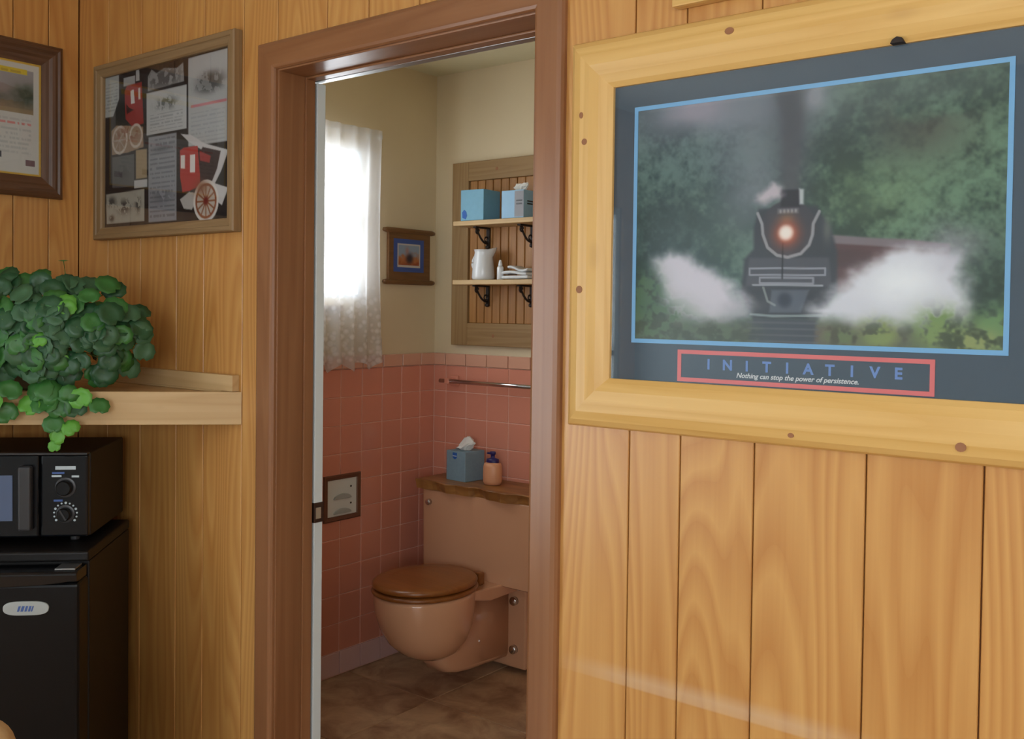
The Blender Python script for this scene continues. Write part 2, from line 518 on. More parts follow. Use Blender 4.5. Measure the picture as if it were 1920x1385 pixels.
def curtain_mat():
    m = bpy.data.materials.new('sheer_lace')
    m.use_nodes = True
    nt = m.node_tree
    N, L = nt.nodes, nt.links
    N.clear()
    out = N.new('ShaderNodeOutputMaterial')
    df = N.new('ShaderNodeBsdfDiffuse'); df.inputs['Color'].default_value = (.86, .86, .88, 1)
    tl = N.new('ShaderNodeBsdfTranslucent'); tl.inputs['Color'].default_value = (.86, .87, .9, 1)
    tr = N.new('ShaderNodeBsdfTransparent')
    m1 = N.new('ShaderNodeMixShader'); m1.inputs[0].default_value = .45
    L.new(df.outputs[0], m1.inputs[1]); L.new(tl.outputs[0], m1.inputs[2])
    tc = N.new('ShaderNodeTexCoord')
    vo = N.new('ShaderNodeTexVoronoi'); vo.inputs['Scale'].default_value = 42
    L.new(tc.outputs['Object'], vo.inputs['Vector'])
    nz = N.new('ShaderNodeTexNoise'); nz.inputs['Scale'].default_value = 16
    L.new(tc.outputs['Object'], nz.inputs['Vector'])
    r = N.new('ShaderNodeValToRGB')
    r.color_ramp.elements[0].position = .42; r.color_ramp.elements[0].color = (.18, .18, .18, 1)
    r.color_ramp.elements[1].position = .6; r.color_ramp.elements[1].color = (.5, .5, .5, 1)
    mu = N.new('ShaderNodeMath'); mu.operation = 'MULTIPLY_ADD'; mu.inputs[1].default_value = .6
    L.new(vo.outputs['Distance'], mu.inputs[0]); 
    h = N.new('ShaderNodeMath'); h.operation = 'MULTIPLY'; h.inputs[1].default_value = .55; L.new(nz.outputs['Fac'], h.inputs[0]); L.new(h.outputs[0], mu.inputs[2])
    L.new(mu.outputs[0], r.inputs['Fac'])
    # the lace pattern is only woven into the lower band
    sp = N.new('ShaderNodeSeparateXYZ'); L.new(tc.outputs['Object'], sp.inputs[0])
    mr = N.new('ShaderNodeMapRange'); mr.inputs['From Min'].default_value = .34; mr.inputs['From Max'].default_value = .22
    L.new(sp.outputs['Z'], mr.inputs['Value'])
    mxf = N.new('ShaderNodeMix'); mxf.data_type = 'FLOAT'
    L.new(mr.outputs[0], mxf.inputs['Factor']); mxf.inputs['A'].default_value = .42; L.new(r.outputs['Color'], mxf.inputs['B'])
    m2 = N.new('ShaderNodeMixShader')
    L.new(mxf.outputs['Result'], m2.inputs[0]); L.new(m1.outputs[0], m2.inputs[1]); L.new(tr.outputs[0], m2.inputs[2])
    L.new(m2.outputs[0], out.inputs[0])
    return m


LACE = curtain_mat()

# ================================================================ THE ROOM SHELL
FY = 1.56          # face of the panelled front wall
LX = -2.953        # face of the panelled left wall
BX, BY = -2.845, 3.072   # plaster faces of the bathroom left and back walls
OX0, OX1, OZ = -1.975, -1.178, 2.004   # finished door opening
CZ = 2.55

fl = struct('floor', MB().box(LX - .12, 3.2, -1.92, 1.67, -.08, 0), FLOORTILE, 'dark tiled floor of the panelled room')
struct('ceiling', MB().box(LX - .12, 3.2, -1.92, 1.67, CZ, CZ + .08), WHITECEIL, 'white ceiling of the panelled room')
y0, y1, z0, z1 = GW
struct('wall_right', MB().box(3.1, 3.2, -1.8, y0, 0, CZ).box(3.1, 3.2, y1, 1.57, 0, CZ).box(3.1, 3.2, y0, y1, 0, z0).box(3.1, 3.2, y0, y1, z1, CZ), PANEL, 'panelled wall out of view on the right')
x0, x1, z0, z1 = RW
struct('wall_rear', MB().box(LX, x0, -1.9, -1.8, 0, CZ).box(x1, 3.1, -1.9, -1.8, 0, CZ).box(x0, x1, -1.9, -1.8, 0, z0).box(x0, x1, -1.9, -1.8, z1, CZ), plain('pale_blue_grey_plaster', (176, 188, 194), 0.8), 'pale plastered wall behind the camera with a wide window')
y0, y1, z0, z1 = LW
wl = struct('wall_left', MB().box(LX - .11, LX - .01, -1.9, y0, 0, CZ).box(LX - .11, LX - .01, y1, 1.67, 0, CZ).box(LX - .11, LX - .01, y0, y1, 0, z0).box(LX - .11, LX - .01, y0, y1, z1, CZ), GROOVE, 'varnished plank wall on the left behind the plant')
wf = struct('wall_front', MB().box(LX - .01, OX0 - .02, FY + .01, FY + .11, 0, CZ).box(OX1 + .02, 3.1, FY + .01, FY + .11, 0, CZ).box(OX0 - .02, OX1 + .02, FY + .01, FY + .11, OZ + .02, CZ), GROOVE, 'varnished plank wall around the bathroom doorway')

G = 0.0013
front = [-2.953, -2.78, -2.602, -2.42, -2.292, -2.122, -1.985, -1.801, -1.66, -1.50, -1.36, -1.20, -0.951, -0.845, -0.704, -0.515, -0.343, -0.21, -0.06, 0.12, 0.30, 0.42, 0.60, 0.75, 0.95, 1.1, 1.28, 1.45, 1.6, 1.75, 1.95, 2.1, 2.3, 2.5, 2.65, 2.8, 3.1]
for a, b in zip(front[:-1], front[1:]):
    lo = 0.0
    segs = [(a, b, 0.0)]
    if a >= OX0 - .03 and b <= OX1 + .03:
        segs = [(a, b, OZ + .02)]
    elif a < OX0 - .02 < b:
        segs = [(a, OX0 - .02, 0.0), (OX0 - .02, b, OZ + .02)]
    elif a < OX1 + .02 < b:
        segs = [(a, OX1 + .02, OZ + .02), (OX1 + .02, b, 0.0)]
    mb = MB()
    if len(segs) == 1:
        s0, s1, zz = segs[0]
        mb.box(s0 + G, s1 - G, FY, FY + .01, zz, CZ - .001)
        bev = .0014
    else:
        # a plank notched round the door opening
        (s0, s1, za), (t0, t1, zb) = segs
        top = CZ - .001
        if za < zb:
            poly = [(s0 + G, za), (s1, za), (s1, zb), (t1 - G, zb), (t1 - G, top), (s0 + G, top)]
        else:
            poly = [(s0 + G, za), (s1, za), (s1, zb), (t1 - G, zb), (t1 - G, top), (s0 + G, top)]
        mb.prism_y(poly, FY, FY + .01)
        bev = .0014
    mb.v = [(p[0] - a, p[1] - FY, p[2]) for p in mb.v]
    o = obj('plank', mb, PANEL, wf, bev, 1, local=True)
    o.location = (a, FY, 0)
left = [1.56, 1.465, 1.36, 1.20, 1.06, 0.90, 0.74, 0.60, 0.42, 0.25, 0.05]
for b, a in zip(left[:-1], left[1:]):
    mb = MB().box(-.01, 0, G, b - a - G, 0, CZ - .001)
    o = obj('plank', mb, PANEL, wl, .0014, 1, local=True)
    o.location = (LX, a, 0)
mb = MB().box(-.01, 0, -1.8 - LW[0], 0, 0, CZ - .001)
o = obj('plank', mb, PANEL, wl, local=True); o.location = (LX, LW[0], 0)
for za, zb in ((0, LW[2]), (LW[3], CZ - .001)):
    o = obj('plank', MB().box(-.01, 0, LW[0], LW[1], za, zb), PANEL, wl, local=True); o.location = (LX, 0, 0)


def window(name, label, loc, rotz, w, h, depth, mat, nx=2, b=.04, d0=.02):
    """frame bars and panes; local x along the wall, y into the wall, z up from the sill"""
    t = struct_empty(name, label, loc, rotz)
    m = MB()
    m.box(-w / 2, -w / 2 + b, d0, depth, 0, h).box(w / 2 - b, w / 2, d0, depth, 0, h)
    m.box(-w / 2 + b, w / 2 - b, d0, depth, h - b, h).box(-w / 2 + b, w / 2 - b, d0, depth, 0, b)
    obj('window_frame', m, mat, t, .003, local=True)
    obj('meeting_rail', MB().box(-w / 2 + b, w / 2 - b, d0 + .006, depth - .006, h * .48, h * .48 + .03), mat, t, .003, local=True)
    for k in range(1, nx):
        x = -w / 2 + w * k / nx
        obj('mullion', MB().box(x - .015, x + .015, d0 + .006, depth - .006, b, h - b), mat, t, .002, local=True)
    obj('pane', MB().box(-w / 2 + b, w / 2 - b, (d0 + depth) / 2 - .002, (d0 + depth) / 2 + .002, b, h - b), PANE, t, local=True)
    return t


window('window_2', 'bright window in the left plank wall, nearer than the plant', (LX, (LW[0] + LW[1]) / 2, LW[2]), PI / 2, LW[1] - LW[0], LW[3] - LW[2], .1, WHITEPAINT, 2)
window('window_3', 'wide window in the wall behind the camera', ((RW[0] + RW[1]) / 2, -1.8, RW[2]), PI, RW[1] - RW[0], RW[3] - RW[2], .09, WHITEPAINT, 4)
window('added_window_4', 'unseen window added in the right panelled wall for more daylight', (3.1, (GW[0] + GW[1]) / 2, GW[2]), -PI / 2, GW[1] - GW[0], GW[3] - GW[2], .09, WHITEPAINT, 3)

# ---------------------------------------------------------------- bathroom shell
bf = struct('floor_bathroom', MB().box(-2.95, -.8, 1.67, 3.18, -.08, -.004), FLOORGROUT, 'brown stone tiled bathroom floor')
xs = [BX, -2.402, -1.945, -1.488, -1.031, -.9]
ys = [1.67, 2.139, 2.592, BY]
for i in range(len(xs) - 1):
    for j in range(len(ys) - 1):
        mb = MB().box(0.0015, xs[i + 1] - xs[i] - .0015, .0015, ys[j + 1] - ys[j] - .0015, -.006, 0)
        o = obj('floor_tile', mb, FLOORTILE, bf, .0015, 1, local=True)
        o.location = (xs[i], ys[j], 0)
struct('ceiling_bathroom', MB().box(-2.95, -.8, 1.67, 3.18, 2.40, 2.48), CREAMCEIL, 'cream bathroom ceiling')
struct('wall_bathroom_right', MB().box(-.9, -.8, 1.67, BY, 0, 2.4), CREAM, 'cream bathroom wall hidden beside the doorway')
struct('wall_bathroom_near', MB().box(BX, OX0 - .03, 1.671, 1.674, 0, 2.4).box(OX1 + .03, -.9, 1.671, 1.674, 0, 2.4).box(OX0 - .03, OX1 + .03, 1.671, 1.674, OZ + .03, 2.4), CREAM, 'cream bathroom wall on the inside of the doorway')
y0, y1, z0, z1 = BW
wbl = struct('wall_bathroom_left', MB().box(BX - .035, BX, 1.67, y0, 0, 2.4).box(BX - .035, BX, y1, 3.18, 0, 2.4).box(BX - .035, BX, y0, y1, 0, z0).box(BX - .035, BX, y0, y1, z1, 2.4), CREAM, 'cream bathroom wall with window above salmon tile')
wbb = struct('wall_bathroom_back', MB().box(BX, -.8, BY, BY + .1, 0, 2.4), CREAM, 'cream bathroom back wall above salmon tile')
TZ0, TH, NR = .094, .1088, 10
obj('grout_bed', MB().box(BX, BX + .0045, 1.68, BY, 0, TZ0 + TH * NR), GROUT, wbl)
obj('grout_bed', MB().box(BX, -.9, BY - .0045, BY, 0, TZ0 + TH * NR), GROUT, wbb)
GJ = .0017
tile_cache = {}


def tile_mesh(w, h, mat, d=.003, thick=None):
    k = (round(w, 4), round(h, 4), mat.name)
    if k not in tile_cache:
        me = mesh_from(MB().box(GJ, w - GJ, -d, .002, GJ, h - GJ), 'tile', .0016, 1)
        me.materials.append(mat)
        tile_cache[k] = me
    return tile_cache[k]


# left wall courses, from the corner towards the doorway
cols = [BY - .007, 2.978]
while cols[-1] - .109 > 1.70:
    cols.append(cols[-1] - .109)
cols.append(1.69)
HOLE = (2.455, 2.640, .600, .780)     # recess for the paper holder (y0, y1, z0, z1)
for b, a in zip(cols[:-1], cols[1:]):
    for r in range(NR):
        z = TZ0 + r * TH
        link_mesh('tile', tile_mesh(b - a, TH, TILE), wbl, (BX + .0045, a, z), (0, 0, PI / 2))
    link_mesh('cap_tile', tile_mesh(b - a, .052, CAPTILE, .009), wbl, (BX + .0045, a, TZ0 + NR * TH), (0, 0, PI / 2))
    link_mesh('base_tile', tile_mesh(b - a, TZ0 - .004, BASETILE, .007), wbl, (BX + .0045, a, .004), (0, 0, PI / 2))
bc = [BX + .007, -2.771]
while bc[-1] + .1125 < -.92:
    bc.append(bc[-1] + .1125)
for a, b in zip(bc[:-1], bc[1:]):
    for r in range(NR):
        link_mesh('tile', tile_mesh(b - a, TH, TILE), wbb, (a, BY - .0045, TZ0 + r * TH))
    link_mesh('cap_tile', tile_mesh(b - a, .052, CAPTILE, .009), wbb, (a, BY - .0045, TZ0 + NR * TH))
    link_mesh('base_tile', tile_mesh(b - a, TZ0 - .004, BASETILE, .007), wbb, (a, BY - .0045, .004))

window('window_1', 'small bright bathroom window behind the sheer curtain', (BX, (BW[0] + BW[1]) / 2, BW[2]), PI / 2, BW[1] - BW[0], BW[3] - BW[2], .030, WHITEPAINT, 1, .018, .002)

# ---------------------------------------------------------------- door trim
tr = struct_empty('trim_1', 'brown stained casing and jambs of the bathroom doorway', ((OX0 + OX1) / 2, FY, 0))
CF = FY - .018


def casing_prof(w):
    # inset from the inner edge, proud of the wall
    return [(0, 0), (0, .010), (.003, .015), (.009, .018), (w - .012, .018), (w - .004, .014), (w, .008), (w, 0)]


CW = .070
ix0, ix1, iz = OX0 - .004, OX1 + .004, OZ + .004
mb = MB(); mb.loft([[(ix0 - i, FY - h, 0) for i, h in casing_prof(CW)], [(ix0 - i, FY - h, iz + i) for i, h in casing_prof(CW)]])
obj('side_casing', mb, CASING, tr)
mb = MB(); mb.loft([[(ix1 + i, FY - h, 0) for i, h in casing_prof(CW)], [(ix1 + i, FY - h, iz + i) for i, h in casing_prof(CW)]])
obj('side_casing', mb, CASING, tr)
mb = MB(); mb.loft([[(ix0 - i, FY - h, iz + i) for i, h in casing_prof(CW)], [(ix1 + i, FY - h, iz + i) for i, h in casing_prof(CW)]])
obj('head_casing', mb, CASING_X, tr)
JD = 1.670
obj('side_jamb', MB().box(OX0 - .02, OX0, FY - .004, JD, 0, OZ + .02), CASING, tr, .002)
obj('side_jamb', MB().box(OX1, OX1 + .02, FY - .004, JD, 0, OZ + .02), CASING, tr, .002)
obj('head_jamb', MB().box(OX0, OX1, FY - .004, JD, OZ, OZ + .02), CASING_X, tr, .002)
obj('stop_bead', MB().box(OX0, OX0 + .006, 1.638, 1.668, 0, OZ), CASING, tr, .002)
obj('stop_bead', MB().box(OX1 - .006, OX1, 1.638, 1.668, 0, OZ), CASING, tr, .002)
obj('head_stop_bead', MB().box(OX0 + .006, OX1 - .006, 1.638, 1.668, OZ - .006, OZ), CASING_X, tr, .002)
trk = struct('trim_2', MB().box(BX + .03, OX1 + .05, 1.676, 1.702, OZ - .004, OZ + .022), STEEL, 'steel track of the sliding door under the door head', .002)

dr = struct_empty('door_1', 'white sliding bathroom door pushed back behind the left jamb', (-2.37, 1.69, 0))
obj('door_slab', MB().box(-2.775, OX0 + .004, 1.6765, 1.7045, .01, OZ - .008), WHITEPAINT, dr, .002)
lp = obj('latch', MB().box(OX0 - .03, OX0 + .0065, 1.6740, 1.7065, .858, .910), DARKBRONZE, dr, .001)
obj('latch_plate', MB().box(OX0 + .006, OX0 + .0085, 1.678, 1.696, .868, .898), CHROME, lp, .0008)

# ================================================================ PRINTED ARTWORK (numpy painted ink on a grid)
def vnoise(U, V, fx, fy, seed):
    r = np.random.RandomState(seed)
    gx, gy = int(fx) + 3, int(fy) + 3
    g = r.rand(gy, gx)
    x, y = U * fx, V * fy
    xi, yi = np.clip(np.floor(x).astype(int), 0, gx - 2), np.clip(np.floor(y).astype(int), 0, gy - 2)
    tx, ty = np.clip(x - xi, 0, 1), np.clip(y - yi, 0, 1)
    tx, ty = tx * tx * (3 - 2 * tx), ty * ty * (3 - 2 * ty)
    return (g[yi, xi] * (1 - tx) + g[yi, xi + 1] * tx) * (1 - ty) + (g[yi + 1, xi] * (1 - tx) + g[yi + 1, xi + 1] * tx) * ty


def fbm(U, V, fx, fy, seed, octv=4):
    s, a, t = 0, 1.0, 0
    for k in range(octv):
        s = s + a * vnoise(U, V, fx * 2 ** k, fy * 2 ** k, seed + k)
        t += a
        a *= .55
    return s / t


def sstep(a, b, x):
    t = np.clip((x - a) / (b - a), 0, 1)
    return t * t * (3 - 2 * t)


def segdist(U, V, p, q, asp):
    px, py, qx, qy = p[0] * asp, p[1], q[0] * asp, q[1]
    dx, dy = qx - px, qy - py
    t = np.clip(((U * asp - px) * dx + (V - py) * dy) / (dx * dx + dy * dy + 1e-12), 0, 1)
    return np.hypot(U * asp - px - t * dx, V - py - t * dy)


def poly(U, V, P, soft, asp=1.0):
    ins = np.zeros(U.shape, bool)
    d = np.full(U.shape, 9.0)
    for k in range(len(P)):
        a, b = P[k], P[(k + 1) % len(P)]
        d = np.minimum(d, segdist(U, V, a, b, asp))
        c = (a[1] > V) != (b[1] > V)
        ins ^= c & (U < (b[0] - a[0]) * (V - a[1]) / (b[1] - a[1] + 1e-12) + a[0])
    sd = np.where(ins, d, -d)
    return sstep(-soft, soft, sd)


def ell(U, V, c, rx, ry, p=1.0):
    return np.exp(-(((U - c[0]) / rx) ** 2 + ((V - c[1]) / ry) ** 2) ** p)


def over(img, m, rgb):
    m = m[..., None]
    return img * (1 - m) + np.array(rgb, float) * m


def line(img, U, V, pts, wd, rgb, asp, a=1.0):
    m = np.zeros(U.shape)
    for p, q in zip(pts[:-1], pts[1:]):
        m = np.maximum(m, 1 - sstep(wd * .6, wd * 1.3, segdist(U, V, p, q, asp)))
    return over(img, m * a, rgb)


def add_print(name, parent, x0, x1, z0, z1, y, nx, ny, fn):
    """flat sheet facing local -y, ink stored per vertex"""
    u, v = np.meshgrid(np.linspace(0, 1, nx + 1), np.linspace(0, 1, ny + 1))
    img = np.clip(fn(u, v), 0, 255) / 255.0
    linc = np.where(img <= .04045, img / 12.92, ((img + .055) / 1.055) ** 2.4)
    co = np.empty((ny + 1, nx + 1, 3))
    co[..., 0] = x0 + u * (x1 - x0)
    co[..., 1] = y
    co[..., 2] = z1 + v * (z0 - z1)
    i = np.arange(ny)[:, None] * (nx + 1) + np.arange(nx)[None, :]
    quads = np.stack([i, i + nx + 1, i + nx + 2, i + 1], -1).reshape(-1, 4)
    me = bpy.data.meshes.new(name)
    me.vertices.add(co.size // 3)
    me.vertices.foreach_set('co', co.ravel())
    me.loops.add(quads.size)
    me.loops.foreach_set('vertex_index', quads.ravel().astype(np.int32))
    me.polygons.add(len(quads))
    me.polygons.foreach_set('loop_start', np.arange(0, quads.size, 4, dtype=np.int32))
    me.update(calc_edges=True)
    at = me.color_attributes.new('ink', 'FLOAT_COLOR', 'POINT')
    rgba = np.ones((co.size // 3, 4))
    rgba[:, :3] = linc.reshape(-1, 3)
    at.data.foreach_set('color', rgba.ravel())
    me.materials.append(PRINT)
    o = bpy.data.objects.new(name, me)
    COL.objects.link(o)
    o.parent = parent
    return o


def frame_rails(t, x0, x1, z0, z1, prof, mx, mz, bottom='bottom_rail'):
    """four mitred rails round a picture; profile = (inset from outer edge, proud of wall)"""
    def ring(cx, cz, sx, sz):
        return [(cx + sx * i, -h, cz + sz * i) for i, h in prof]
    c = [ring(x0, z0, 1, 1), ring(x1, z0, -1, 1), ring(x1, z1, -1, -1), ring(x0, z1, 1, -1)]
    for nm, a, b, m in (('rail', 0, 1, mx), ('stile', 1, 2, mz), ('rail', 2, 3, mx), ('stile', 3, 0, mz)):
        obj(nm, MB().loft([c[a], c[b]]), m, t, local=True)


def text_mesh(name, body, size, loc, mat, parent, shear=0.0, bold=0.0, align='CENTER', sx=1.0):
    cu = bpy.data.curves.new(name, 'FONT')
    cu.body = body
    cu.size = size
    cu.shear = shear
    cu.offset = bold
    cu.align_x = align
    cu.extrude = 0.0002
    tmp = bpy.data.objects.new(name, cu)
    COL.objects.link(tmp)
    bpy.context.view_layer.update()
    dg = bpy.context.evaluated_depsgraph_get()
    me = bpy.data.meshes.new_from_object(tmp.evaluated_get(dg))
    COL.objects.unlink(tmp)
    bpy.data.objects.remove(tmp)
    me.transform(Matrix.Rotation(PI / 2, 4, 'X') @ Matrix.Diagonal((sx, 1, 1, 1)))
    me.materials.clear()
    me.materials.append(mat)
    o = bpy.data.objects.new(name, me)
    COL.objects.link(o)
    o.parent = parent
    o.location = loc
    return o


# ---------------------------------------------------------------- poster
PX0, PX1, PZ0, PZ1 = -1.080, -.175, 1.200, 1.926
pcx = (PX0 + PX1) / 2
po = thing('framed_poster', 'large train poster with slate mat in a wide honey pine frame', 'picture', (pcx, FY, PZ0))
w2, hh = (PX1 - PX0) / 2, PZ1 - PZ0
FW_ = .094
prof = [(0, 0.001), (0, .012), (.004, .020), (.014, .028), (.03, .033), (.05, .034), (.07, .031), (.085, .024), (FW_, .017), (FW_, .001)]
frame_rails(po, -w2, w2, 0, hh, prof, PINE_X, PINE_Z)
lx = lambda x: x - pcx
lz = lambda z: z - PZ0
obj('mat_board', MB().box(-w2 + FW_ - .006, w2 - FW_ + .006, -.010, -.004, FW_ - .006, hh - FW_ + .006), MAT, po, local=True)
IX0, IX1, IZ0, IZ1 = -.943, -.312, 1.362, 1.791
b = .0075
m = MB()
m.box(lx(IX0), lx(IX1), -.0112, -.0098, lz(IZ1 - b), lz(IZ1)).box(lx(IX0), lx(IX1), -.0112, -.0098, lz(IZ0), lz(IZ0 + b))
m.box(lx(IX0), lx(IX0 + b), -.0112, -.0098, lz(IZ0 + b), lz(IZ1 - b)).box(lx(IX1 - b), lx(IX1), -.0112, -.0098, lz(IZ0 + b), lz(IZ1 - b))
obj('blue_border', m, BLUELINE, po, local=True, label='thin sky blue border line')
RX0, RX1, RZ0, RZ1 = -.847, -.412, 1.2965, 1.3525
b = .0072
m = MB()
m.box(lx(RX0), lx(RX1), -.0112, -.0098, lz(RZ1 - b), lz(RZ1)).box(lx(RX0), lx(RX1), -.0112, -.0098, lz(RZ0), lz(RZ0 + b))
m.box(lx(RX0), lx(RX0 + b), -.0112, -.0098, lz(RZ0 + b), lz(RZ1 - b)).box(lx(RX1 - b), lx(RX1), -.0112, -.0098, lz(RZ0 + b), lz(RZ1 - b))
obj('red_border', m, REDLINE, po, local=True, label='coral red title box outline')
word = 'INITIATIVE'
title = bpy.data.objects.new('title_lettering', None)
for k, ch in enumerate(word):
    x = -.7865 + k * (.7865 - .4655) / 9
    text_mesh('letter', ch, .0245, (lx(x), -.0104, lz(1.3205)), TEXTBLUE, po, bold=.0008)
text_mesh('motto_lettering', 'Nothing can stop the power of persistence.', .0118, (lx(-.630), -.0104, lz(1.3085)), TEXTWHITE, po, shear=.28, bold=.0002)


def paint_poster(U, V):
    A = .631 / .429
    n = fbm(U, V, 14, 10, 1, 5)
    n2 = fbm(U, V, 5, 4, 11, 3)
    n3 = fbm(U, V, 46, 32, 21, 3)
    n4 = fbm(U, V, 90, 62, 71, 2)
    t = sstep(.28, .74, n * .42 + n3 * .34 + n4 * .24 + (n2 - .5) * .55)
    img = np.zeros(U.shape + (3,))
    left = np.array((30, 50, 50)) + t[..., None] * np.array((58, 66, 58))
    right = np.array((38, 56, 44)) + t[..., None] * np.array((62, 78, 60))
    k = sstep(.35, .65, U)[..., None]
    img = left * (1 - k) + right * k
    # brown tree gaps at upper right
    img = over(img, ell(U, V, (.80, .2), .12, .12) * sstep(.45, .6, n2) * .7, (72, 66, 56))
    # lighter bushes right of the engine
    img = over(img, ell(U, V, (.70, .42), .13, .13) * .5 * (0.5 + n3), (110, 138, 96))
    img = over(img, ell(U, V, (.22, .47), .16, .14) * .35, (92, 118, 96))
    img = over(img, ell(U, V, (.33, .62), .09, .12) * .35, (92, 126, 92))
    # dark foliage shadow
    img = over(img, ell(U, V, (.16, .46), .1, .13) * sstep(.35, .6, n) * .5, (28, 44, 44))
    img = over(img, ell(U, V, (.97, .72), .06, .16) * .4, (34, 54, 48))
    img = over(img, ell(U, V, (.66, .22), .14, .1) * .45, (50, 60, 58))
    # drifting smoke
    s = fbm(U, V, 6, 6, 31, 4)
    img = over(img, np.clip(ell(U, V, (.27, .02), .34, .16) * (.5 + 1.0 * s), 0, .9), (130, 136, 148))
    img = over(img, np.clip(ell(U, V, (.20, .03), .09, .07) * (.5 + .6 * s), 0, .8), (160, 152, 164))
    img = over(img, np.clip(ell(U, V, (.36, .30), .10, .26) * .85 * (.5 + s), 0, .9), (116, 122, 130))
    img = over(img, np.clip(ell(U, V, (.475, .10), .055, .3) * .95, 0, .9), (72, 72, 80))
    img = over(img, poly(U, V, [(.452, .41), (.452, .12), (.40, -.1), (.55, -.1), (.50, .12), (.497, .41)], .02, A) * .7, (74, 74, 78))
    img = over(img, np.clip(ell(U, V, (.535, .04), .028, .05) * (.3 + s), 0, .75), (168, 168, 180))
    img = over(img, np.clip(ell(U, V, (.8, .04), .3, .1) * .5, 0, 1), (100, 112, 108))
    # carriage
    img = over(img, poly(U, V, [(.575, .585), (.695, .60), (.772, .605), (.875, .63), (.88, .80), (.57, .80)], .008, A), (84, 58, 58))
    img = over(img, poly(U, V, [(.575, .572), (.70, .592), (.775, .60), (.875, .622), (.875, .65), (.70, .622), (.575, .605)], .006, A), (120, 108, 112))
    img = over(img, poly(U, V, [(.60, .63), (.69, .64), (.69, .70), (.60, .70)], .01, A) * .5, (62, 46, 48))
    # track bed and verge
    img = over(img, sstep(.86, .95, V + .05 * (n - .5)) * .75, (86, 88, 74))
    img = over(img, ell(U, V, (.62, .96), .14, .05) * .8, (116, 92, 84))
    img = over(img, poly(U, V, [(.355, 1.02), (.375, .9), (.55, .9), (.545, 1.02)], .01, A), (62, 68, 76))
    # locomotive
    img = over(img, poly(U, V, [(.372, .53), (.385, .46), (.545, .46), (.585, .55), (.602, .64), (.605, .80), (.555, .90), (.375, .90), (.338, .80), (.345, .66), (.372, .62)], .01, A), (50, 54, 60))
    img = over(img, poly(U, V, [(.36, .655), (.58, .66), (.59, .77), (.35, .77)], .008, A), (70, 72, 80))
    bo = sstep(.118, .108, np.hypot((U - .467) * A, V - .545))
    img = over(img, bo, (58, 56, 62))
    img = over(img, poly(U, V, [(.447, .388), (.501, .392), (.501, .46), (.447, .456)], .006, A), (34, 32, 38))
    img = over(img, poly(U, V, [(.497, .388), (.510, .392), (.510, .45), (.499, .45)], .006, A) * .85, (206, 212, 214))
    img = over(img, poly(U, V, [(.438, .462), (.497, .464), (.497, .485), (.438, .483)], .004, A), (96, 94, 100))
    for q in range(5):
        img = over(img, ell(U, V, (.447 + q * .0105, .474), .0035, .008, 2) * .7, (170, 168, 170))
    img = over(img, ell(U, V, (.464, .505), .022, .022) * .7, (128, 100, 66))
    img = line(img, U, V, [(.382, .477), (.395, .52), (.398, .562), (.412, .615), (.439, .647), (.469, .656), (.505, .643), (.527, .61), (.536, .57), (.537, .529), (.553, .482)], .0065, (146, 146, 150), A)
    for R in ([(.362, .697), (.572, .702), (.572, .728), (.362, .724), (.362, .697)], [(.391, .736), (.54, .738), (.54, .76), (.392, .758), (.391, .736)]):
        img = line(img, U, V, R, .004, (140, 142, 152), A)
    img = line(img, U, V, [(.372, .764), (.565, .768)], .004, (146, 150, 158), A)
    img = over(img, poly(U, V, [(.426, .785), (.53, .785), (.508, .874), (.42, .875)], .006, A), (80, 88, 100))
    img = over(img, ell(U, V, (.463, .825), .020, .03, 2), (40, 46, 58))
    img = line(img, U, V, [(.402, .775), (.415, .83), (.435, .845)], .005, (150, 158, 156), A, .7)
    img = line(img, U, V, [(.367, .883), (.43, .889), (.578, .884)], .005, (128, 142, 142), A)
    for q in range(4):
        img = line(img, U, V, [(.36, .915 + q * .025), (.555, .915 + q * .025)], .004, (92, 96, 104), A, .6)
    img = line(img, U, V, [(.455, .60), (.455, .74)], .0035, (26, 26, 30), A)
    img = over(img, ell(U, V, (.575, .55), .012, .05) * .6, (110, 118, 110))
    # headlamp
    img = over(img, ell(U, V, (.465, .562), .034, .050, 1.1), (206, 84, 44))
    img = over(img, ell(U, V, (.463, .559), .021, .031, 2.5), (255, 244, 232))
    # steam
    st = fbm(U, V, 16, 12, 41, 4)
    du, dv = U + (st - .5) * .05, V + (fbm(U, V, 14, 12, 51, 4) - .5) * .07
    img = over(img, poly(du, dv, [(.54, .855), (.635, .755), (.645, .722), (.70, .69), (.75, .652), (.821, .64), (.895, .665), (.915, .811), (.925, .90), (.83, .925), (.712, .92), (.575, .90)], .04, A), (218, 220, 228))
    img = over(img, ell(du, dv, (.76, .77), .09, .07) * .9, (246, 250, 252))
    img = over(img, ell(du, dv, (.89, .64), .06, .08) * .6, (176, 172, 184))
    img = over(img, poly(du, dv, [(.055, .655), (.12, .615), (.24, .69), (.36, .835), (.345, .89), (.217, .915), (.14, .905), (.095, .82)], .042, A) * .97, (218, 212, 222))
    img = over(img, ell(du, dv, (.33, .86), .06, .04) * .5, (150, 152, 156))
    img = over(img, poly(du, dv, [(.369, .43), (.385, .40), (.428, .346), (.449, .38), (.449, .42), (.41, .44)], .02, A) * .9, (206, 192, 200))
    # bushes in front
    bn = fbm(U, V, 40, 30, 61, 3)
